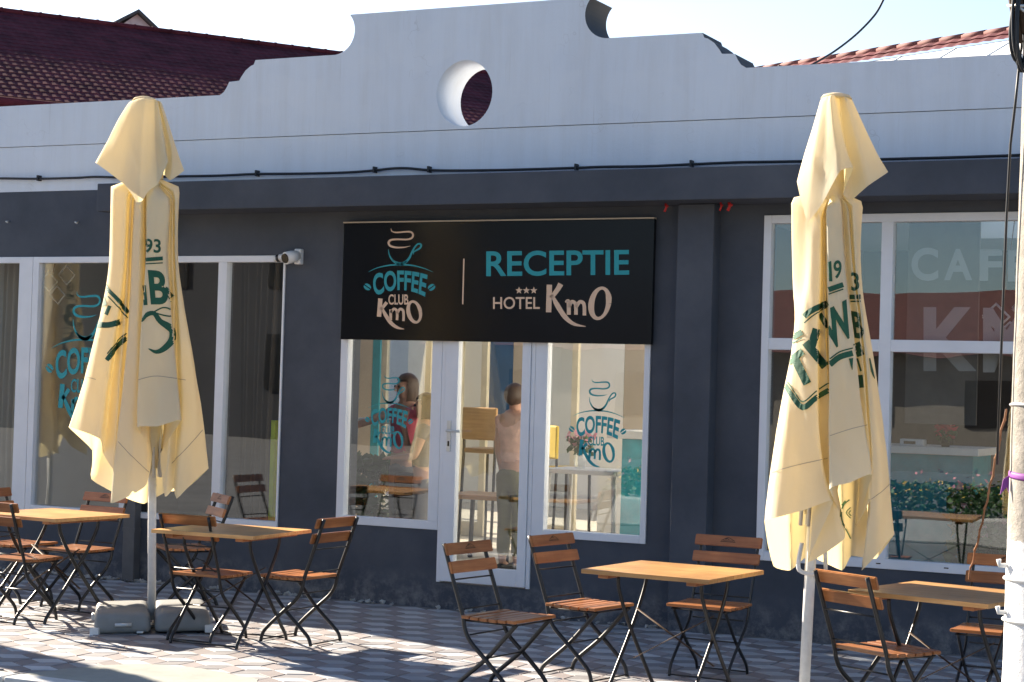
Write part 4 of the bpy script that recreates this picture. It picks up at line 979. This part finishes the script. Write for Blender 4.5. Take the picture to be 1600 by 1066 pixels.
leafobj('foliage', MLEAF, fb, 5000, -3.9, 2.1, -.5, .5, .2, .62, .05, rn); leafobj('yellow_blossom', MFLY, fb, 700, -3.9, 2.1, -.5, .5, .35, .66, .03, rn); leafobj('pink_blossom', MFLP, fb, 160, -3.9, 2.1, -.5, .5, .45, .8, .035, rn)

# ------------------------------------------------------------------ inside the cafe
m = MB(); 
for (a, b, Y, mt) in (): pass
def iwall(name, px0, px1, Y, z0, z1, mat, th=.12, py=620):
    x0, x1 = W(px0, py, Y).x, W(px1, py, Y).x; m = MB(); m.box(x0, x1, Y, Y+th, z0, z1); return bpart(m.build(name, mat))
iwall('interior_column', 938, 974, 4.0, .151, 3.119, MINT, .5)
iwall('interior_column', 974.5, 1030, 4.0, .151, 3.119, MBEI, .5)
iwall('interior_panel', 520, 580, 5.0, .151, 3.119, MBEI); iwall('interior_panel', 580.5, 592, 5.0, .151, 3.119, MTEALF)
iwall('interior_panel', 764, 800, 5.2, 1.2, 3.119, MBLUE); iwall('interior_panel', 800.5, 850, 5.2, .151, 3.119, MBEI)
def idoor(px0, px1, Y, parent=bld):
    x0, x1 = W(px0, 620, Y).x, W(px1, 620, Y).x; w = .07
    d = frame_bars('interior_door', [(x0, x0+w, .152, 2.75), (x1-w, x1, .152, 2.75), (x0+w, x1-w, 2.68, 2.75), (x0+w, x1-w, .152, .3), (x0+w, x1-w, 2.2, 2.26)], Y, Y+.06, mat=simple('cream_door_frame', (.62, .56, .42), .5))
    d.matrix_parent_inverse = ORG
    p = pane(x0+w, x1-w, .3, 2.2, d, Y+.03); return d
idoor(594, 672, 4.6); idoor(712, 760, 4.6); idoor(846, 902, 4.8)
def itable(name, px, py, Y, top, wx, wy, label, mt, ml, high=False):
    c = W(px, py, Y); t = empty(name, (c.x, Y, .151)); tag(t, label, 'table')
    h = c.z-.151
    m = MB(); m.box(-wx/2, wx/2, -wy/2, wy/2, h-.04, h, .004); m.build('table_top', mt, t)
    for sx in (-1, 1):
        for sy in (-1, 1):
            m = MB(); m.tube([(sx*(wx/2-.06), sy*(wy/2-.06), h-.04), (sx*(wx/2-.03), sy*(wy/2-.03), 0)], .022, 6); m.build('leg', ml, t)
    return t, c
t1, c1 = itable('dining_table', 625, 655, 1.9, 0, .75, .6, 'white topped table seen through the window left of the door', MINT, MALU)
t2, c2 = itable('bar_table', 765, 772, 2.2, 0, .7, .6, 'brown bar table standing inside behind the door glass', MTBW, MBLK)
t3, c3 = itable('dining_table', 925, 733, 2.6, 0, .75, .6, 'pale table with a vase of flowers inside the window right of the door', MINT, MINT)
vs = empty('flower_vase', (c3.x+.0-.12, 2.6, c3.z+.001)); tag(vs, 'glass vase of pink flowers on the pale table inside', 'vase')
m = MB(); m.lathe([(.045, 0), (.06, .08), (.05, .14)], 0, 0, 14); m.build('glass_body', MGL, vs)
leafobj('foliage', MLEAF, vs, 90, -.1, .1, -.1, .1, .12, .28, .04, rn); leafobj('blossom', MFLP, vs, 60, -.11, .11, -.1, .1, .2, .33, .035, rn)
def ichair(px, py, Y, rz, mat, label, wood=MBLK):
    c = W(px, py, Y); t = empty('dining_chair', (c.x, Y, .151), R_(rz)); tag(t, label, 'chair')
    h = max(.42, c.z-.151-.38)
    m = MB(); m.box(-.21, .21, -.21, .21, h-.05, h, .015); m.build('seat', mat, t)
    m = MB(); m.box(-.21, .21, .19, .225, h+.08, h+.4, .015); m.build('backrest', mat, t)
    for sx in (-1, 1):
        m = MB(); m.tube([(sx*.19, -.19, h-.05), (sx*.2, -.2, 0)], .015, 6); m.build('leg', wood, t)
        m = MB(); m.tube([(sx*.19, .21, h+.38), (sx*.19, .2, h), (sx*.2, .24, 0)], .015, 6); m.build('leg', wood, t)
ichair(661, 741, 1.2, 200, MSIGN, 'black chair inside behind the window left of the door')
ichair(880, 668, 3.6, 150, MYEL, 'yellow upholstered chair inside behind the flower table')
ichair(770, 640, 3.6, 170, MTBW, 'brown wooden chair far inside behind the door glass')
cn = empty('counter', (W(985, 700, 2.2).x, 2.2, .151)); tag(cn, 'grey topped counter with a teal front at the right of the middle window', 'counter')
zc = W(985, 672, 2.2).z-.151
m = MB(); m.box(-.1, .6, -.3, .3, zc-.07, zc, .004); m.build('counter_top', MALU, cn); m = MB(); m.box(.03, .56, -.26, .26, 0, zc-.072); m.build('front_panel', MTEALF, cn)
cr0, cr1 = W(1385, 700, .95), W(1524, 690, .95)
c2_ = empty('reception_counter', ((cr0.x+cr1.x)/2, 1.25, .151)); tag(c2_, 'reception counter with a white top and teal front inside the big right window', 'counter')
hw = (cr1.x-cr0.x)/2; zt_ = cr0.z-.151+.02
m = MB(); m.box(-hw-.35, hw+.03, -.33, .4, zt_-.055, zt_, .004); m.build('counter_top', MINT, c2_); m = MB(); m.box(-hw-.3, hw-.02, -.28, .36, 0, zt_-.057); m.build('front_panel', MTEALF, c2_)
fp = W(1475, 690, 1.1); fl = empty('flower_pot', (fp.x, 1.15, zt_+.152)); tag(fl, 'small pot of red flowers on the white reception counter', 'flowers')
m = MB(); m.lathe([(.03, 0), (.045, .07)], 0, 0, 12); m.build('pot', MSIGN, fl); leafobj('blossom', MFLW, fl, 70, -.06, .06, -.05, .05, .07, .17, .03, rn); leafobj('foliage', MLEAF, fl, 40, -.07, .07, -.05, .05, .05, .12, .03, rn)
pr_ = empty('card_holder', (W(1427, 690, 1.1).x, 1.1, zt_+.152)); tag(pr_, 'small white box on the reception counter left of the flowers', 'box')
m = MB(); m.box(-.09, .09, -.05, .05, 0, .05, .005); m.build('box_body', MCAMB, pr_); m = MB(); m.box(-.06, .03, -.052, -.05, .012, .035); m.build('label_strip', MLENS, pr_)
sn = W(1490, 626, 2.2); s_ = empty('notice_card', (sn.x, 2.2, sn.z)); tag(s_, 'small pale notice card on a stand behind the reception counter', 'sign')
m = MB(); m.box(-.06, .06, -.004, .004, -.035, .035); m.build('card', MCAMB, s_); m = MB(); m.box(-.008, .008, .0, .012, -(sn.z-.152), -.035); m.build('stand', MBLK, s_)
pt = empty('potted_plant', (W(1548, 760, .75).x, .75, .151)); tag(pt, 'leafy potted plant with pink blossoms right of the reception counter', 'plant')
m = MB(); m.lathe([(.11, 0), (.16, .3), (.17, .32)], 0, 0, 16); m.build('pot', MBRN, pt); leafobj('foliage', MLEAF, pt, 900, -.26, .26, -.25, .25, .28, .95, .06, rn); leafobj('blossom', MFLP, pt, 40, -.22, .22, -.22, .1, .6, 1.0, .04, rn)
p2 = empty('potted_plant', (W(572, 720, 1.3).x, 1.3, .151)); tag(p2, 'dark leafy plant inside the window left of the door', 'plant')
m = MB(); m.lathe([(.12, 0), (.17, .35)], 0, 0, 16); m.build('pot', MBLK, p2); leafobj('foliage', MLEAF, p2, 500, -.3, .3, -.2, .2, .33, .95, .07, rn)
def curtain(px, Y, w, label, mat):
    x0 = W(px, 500, Y).x; V, Fc = [], []; n = 60
    for i in range(n+1):
        u = i/n
        for z in (.2, 1.2, 3.0): V.append((x0+(u-.5)*w*(1 if z > 2.5 else .72 if z > 1 else .85), Y+.035*math.sin(u*40)+.02*math.sin(u*17), z))
    for i in range(n):
        for j in range(2): k = i*3+j; Fc.append((k, k+3, k+4, k+1))
    me = bpy.data.meshes.new('curtain'); me.from_pydata(V, [], Fc); me.materials.append(mat)
    for p in me.polygons: p.use_smooth = True
    o = bpy.data.objects.new('curtain', me); C.objects.link(o); tag(o, label, 'curtain')
curtain(405, .45, .42, 'brown gathered curtain behind the right pane of the left shop window', MDKINT)
curtain(8, .5, .5, 'pale brown curtain at the far left edge of the shop window', MBEI)
m = MB(); x0, x1, Y = W(1418, 440, .9).x, W(1530, 440, .9).x, .9; m.box(x0, x1, Y, Y+.03, 1.55, 3.1, .003)
tag(m.build('letter_board', simple('taupe_board', (.16, .14, .12), .8)), 'taupe backing board hanging behind the letters in the big window', 'board')
def rhombi(px, py, Y, label):
    c = W(px, py, Y); t = empty('hanging_ornament', c); tag(t, label, 'ornament')
    for k in range(3):
        dx, dz, s_ = ((0, 0, .09), (.1, -.12, .08), (.2, .06, .085))[k]
        m = MB(); m.tube([(dx-s_, 0, dz), (dx, 0, dz+s_), (dx+s_, .02, dz), (dx, .02, dz-s_), (dx-s_, 0, dz)], .011, 6); m.build('wooden_rhombus', MALU, t)
    m = MB(); m.tube([(.05, 0, .08), (.12, 0, 3.05-c.z)], .004, 6); m.build('string', MBRN, t)
rhombi(76, 440, .5, 'string of wooden rhombus frames hanging in the left shop window')
rhombi(1556, 495, .5, 'string of wooden rhombus frames hanging in the big right window')
m = MB(); p = W(431, 690, .5); m.box(p.x-.02, p.x+.02, .45, .5, .151, p.z+.18)
tag(m.build('yellow_stick', simple('lime_plastic', (.5, .6, .02), .5)), 'lime yellow upright stick inside the right end of the left window', 'stick')

# ------------------------------------------------------------------ people inside
def skin(name, verts, edges, radii, mat, parent, root=0, sub=1):
    me = bpy.data.meshes.new(name); me.from_pydata([tuple(v) for v in verts], edges, []); o = bpy.data.objects.new(name, me); C.objects.link(o)
    md = o.modifiers.new('Skin', 'SKIN'); md.use_smooth_shade = True
    if not me.skin_vertices: me.skin_vertices.new()
    for i, r in enumerate(radii):
        me.skin_vertices[0].data[i].radius = r if isinstance(r, tuple) else (r, r); me.skin_vertices[0].data[i].use_root = (i == root)
    s = o.modifiers.new('Sub', 'SUBSURF'); s.levels = sub; s.render_levels = sub
    me.materials.append(mat); o.parent = parent; return o
def person(loc, rz, label, top, legs, hair, arms, long_hair=True, hgt=1.66):
    """arms: for the right and left arm (elbow, wrist, finger direction) in body space (x right, y forward)"""
    t = empty('person', loc, R_(rz)); tag(t, label, 'person'); k = hgt/1.7; t.scale = (k, k, k)
    V = [Vector(p) for p in ((0, 0, .93), (0, .01, 1.08), (0, .0, 1.25), (0, -.01, 1.40), (0, .0, 1.47), (0, .015, 1.535), (0, .025, 1.60), (0, .02, 1.655))]
    Rr = [(.15, .11), (.125, .095), (.145, .105), (.12, .085), .052, (.062, .075), (.075, .092), (.055, .065)]
    E_ = [(i, i+1) for i in range(7)]
    def addc(start, pts, rs):
        a = start
        for p, r in zip(pts, rs): V.append(Vector(p)); Rr.append(r); E_.append((a, len(V)-1)); a = len(V)-1
        return a
    shs = []
    for sg, (el, wr, fd) in zip((1, -1), arms):
        a = addc(3, [(sg*.165, -.005, 1.385)], [.055]); shs.append(a); sh = V[a]
        el, wr, fd = Vector(el), Vector(wr), Vector(fd).normalized()
        a = addc(a, [sh.lerp(el, .5), el, el.lerp(wr, .45), wr], [.046, .038, .036, .025])
        side = fd.cross(Vector((0, 0, 1)))
        if side.length < .1: side = Vector((1, 0, 0))
        side.normalize(); dn = side.cross(fd).normalized()
        pm = addc(a, [wr+fd*.05], [(.034, .017)])
        for q, ln in ((-.027, .07), (-.009, .08), (.009, .077), (.027, .062)):
            b = V[pm]+side*q+fd*.035; addc(pm, [b, b+fd*ln*.5-dn*.008, b+fd*ln-dn*.024], [.0095, .009, .0075])
        addc(a, [wr+side*.03*sg+fd*.03, wr+side*.05*sg+fd*.07-dn*.01], [.011, .009])
    for sg in (1, -1):
        addc(0, [(sg*.09, .0, .86), (sg*.095, .015, .5), (sg*.095, -.01, .28), (sg*.095, -.015, .08), (sg*.1, .06, .035), (sg*.105, .15, .025)], [.09, .057, .054, .036, .036, .025])
    skin('body', V, E_, Rr, MSKIN, t)
    # face
    m = MB()
    for sg in (1, -1):
        b2 = bmesh.new(); bmesh.ops.create_icosphere(b2, subdivisions=2, radius=.012); m.add(b2, Matrix.Translation((sg*.03, .098, 1.595)))
    m.build('eye', MLENS, t)
    m = MB(); m.tube([(0, .1, 1.6), (0, .122, 1.565), (0, .105, 1.555)], [.008, .013, .008], 8); m.build('nose', MSKIN, t)
    m = MB(); m.tube([(-.022, .088, 1.527), (0, .097, 1.525), (.022, .088, 1.527)], [.004, .007, .004], 6); m.build('mouth', MPINK, t)
    # hair
    b2 = bmesh.new(); bmesh.ops.create_icosphere(b2, subdivisions=4, radius=1)
    for v in b2.verts:
        n_ = mnoise.noise(Vector((v.co.x*9, v.co.y*9, v.co.z*1.5)))*.004
        p = Vector((v.co.x*(.086+n_), v.co.y*(.106+n_)-.008, v.co.z*(.108+n_)+1.612))
        if p.z < 1.6 and long_hair: q_ = 1.6-p.z; p.z = 1.6-q_*2.6; p.x *= 1-q_*.8; p.y -= q_*.25
        v.co = p
    bmesh.ops.delete(b2, geom=[f for f in b2.faces if f.calc_center_median().y > .035 and f.calc_center_median().z < 1.65], context='FACES')
    for f in b2.faces: f.smooth = True
    m = MB(); m.bm.free(); m.bm = b2; m.build('hair', hair, t)
    # clothes
    cv = [(0, 0, .96), (0, .01, 1.08), (0, 0, 1.25), (0, -.008, 1.39), (.17, -.005, 1.385), (-.17, -.005, 1.385)]
    ce = [(0, 1), (1, 2), (2, 3), (3, 4), (3, 5)]; cr_ = [(.165, .125), (.142, .112), (.162, .122), (.13, .098), .066, .066]
    for sg, (el, wr, fd), i0 in zip((1, -1), arms, (4, 5)):
        sh = Vector((sg*.165, -.005, 1.385)); cv.append(sh.lerp(Vector(el), .45)); ce.append((i0, len(cv)-1)); cr_.append(.058)
    skin('blouse', cv, ce, cr_, top, t)
    lv = [(0, 0, .97), (0, 0, .88)]; le = [(0, 1)]; lr = [(.16, .12), (.165, .125)]
    for sg in (1, -1):
        b = len(lv); lv += [(sg*.092, .0, .8), (sg*.095, .012, .5), (sg*.095, -.012, .12)]; le += [(1, b), (b, b+1), (b+1, b+2)]; lr += [.1, .074, .062]
    skin('trousers', lv, le, lr, legs, t)
    for sg in (1, -1):
        m = MB(); m.box(sg*.1-.04, sg*.1+.04, -.06, .2, .0, .07, .025); m.build('shoe', MBLK, t)
    return t
def stand(px, Y): q = W(px, 650, Y); return (q.x, Y, .152)
person(stand(634, 1.15), 150, 'standing woman in a pink top reaching out one arm behind the left door window', MPINK, MGRCL, MHAIR2, (((.3, .2, 1.28), (.45, .38, 1.2), (.6, .7, -.2)), ((-.42, .0, 1.33), (-.66, -.02, 1.22), (-1, 0, -.3))), True, 1.66)
person(stand(664, .75), 118, 'dark haired woman in grey with a hand at her chin behind the left door window', MGRCL, MGRCL, MHAIR, (((.2, .14, 1.12), (.07, .2, 1.4), (-.2, -.1, .9)), ((-.23, .08, 1.12), (-.1, .28, 1.1), (.8, .5, 0))), True, 1.5)
person(stand(804, 1.5), -20, 'person in a peach top and olive trousers standing behind the door glass', MPEACH, MOLIVE, MHAIR2, (((.23, .02, 1.12), (.24, .1, .88), (0, .2, -1)), ((-.23, .02, 1.12), (-.24, .1, .88), (0, .2, -1))), False, 1.6)

# ------------------------------------------------------------------ light
SUN_B, SUN_E = R_(17), R_(27.5)
sd_ = Vector((-math.cos(SUN_B)*math.cos(SUN_E), math.sin(SUN_B)*math.cos(SUN_E), math.sin(SUN_E)))
ld = bpy.data.lights.new('sun', 'SUN'); ld.energy = 5; ld.angle = R_(.53); ld.color = (1., .88, .72)
lo = bpy.data.objects.new('sun', ld); C.objects.link(lo); lo.rotation_euler = sd_.to_track_quat('Z', 'Y').to_euler(); lo.location = (-30, 10, 20)
w = bpy.data.worlds.new('World'); sc.world = w; w.use_nodes = True; nt = w.node_tree
bg = nt.nodes['Background']; sky = nt.nodes.new('ShaderNodeTexSky'); sky.sky_type = 'NISHITA'; sky.sun_disc = False
sky.sun_elevation = SUN_E; sky.sun_rotation = R_(-90+17); sky.air_density = 1.; sky.dust_density = .4; sky.ozone_density = 4.
# pale evening haze round the sun's side of the horizon
geo = nt.nodes.new('ShaderNodeTexCoord'); sep = nt.nodes.new('ShaderNodeSeparateXYZ'); nt.links.new(geo.outputs['Generated'], sep.inputs[0])
def mth(op, a, b=None, c=None):
    n = nt.nodes.new('ShaderNodeMath'); n.operation = op
    for i, v in enumerate((a, b, c)):
        if v is None: continue
        if isinstance(v, (int, float)): n.inputs[i].default_value = v
        else: nt.links.new(v, n.inputs[i])
    return n.outputs[0]
dt = nt.nodes.new('ShaderNodeVectorMath'); dt.operation = 'DOT_PRODUCT'; nt.links.new(geo.outputs['Generated'], dt.inputs[0]); dt.inputs[1].default_value = (sd_.x, sd_.y, sd_.z)
glow = mth('POWER', mth('MAXIMUM', dt.outputs['Value'], 0.), 1.4)
low = mth('POWER', mth('SUBTRACT', 1., mth('MAXIMUM', sep.outputs[2], 0.)), 3.)
hz_ = nt.nodes.new('ShaderNodeMix'); hz_.data_type = 'RGBA'; hz_.blend_type = 'ADD'; nt.links.new(mth('MULTIPLY', glow, low), hz_.inputs[0])
nt.links.new(sky.outputs[0], hz_.inputs[6]); hz_.inputs[7].default_value = (9.5, 8.2, 7.2, 1)
nt.links.new(hz_.outputs[2], bg.inputs[0]); bg.inputs[1].default_value = .05
vs_ = sc.view_settings; vs_.view_transform = 'Standard'; vs_.look = 'None'; vs_.gamma = 1; vs_.exposure = 1.95
sc.cycles.max_bounces = 10; sc.cycles.transparent_max_bounces = 24; sc.cycles.glossy_bounces = 4; sc.cycles.diffuse_bounces = 4
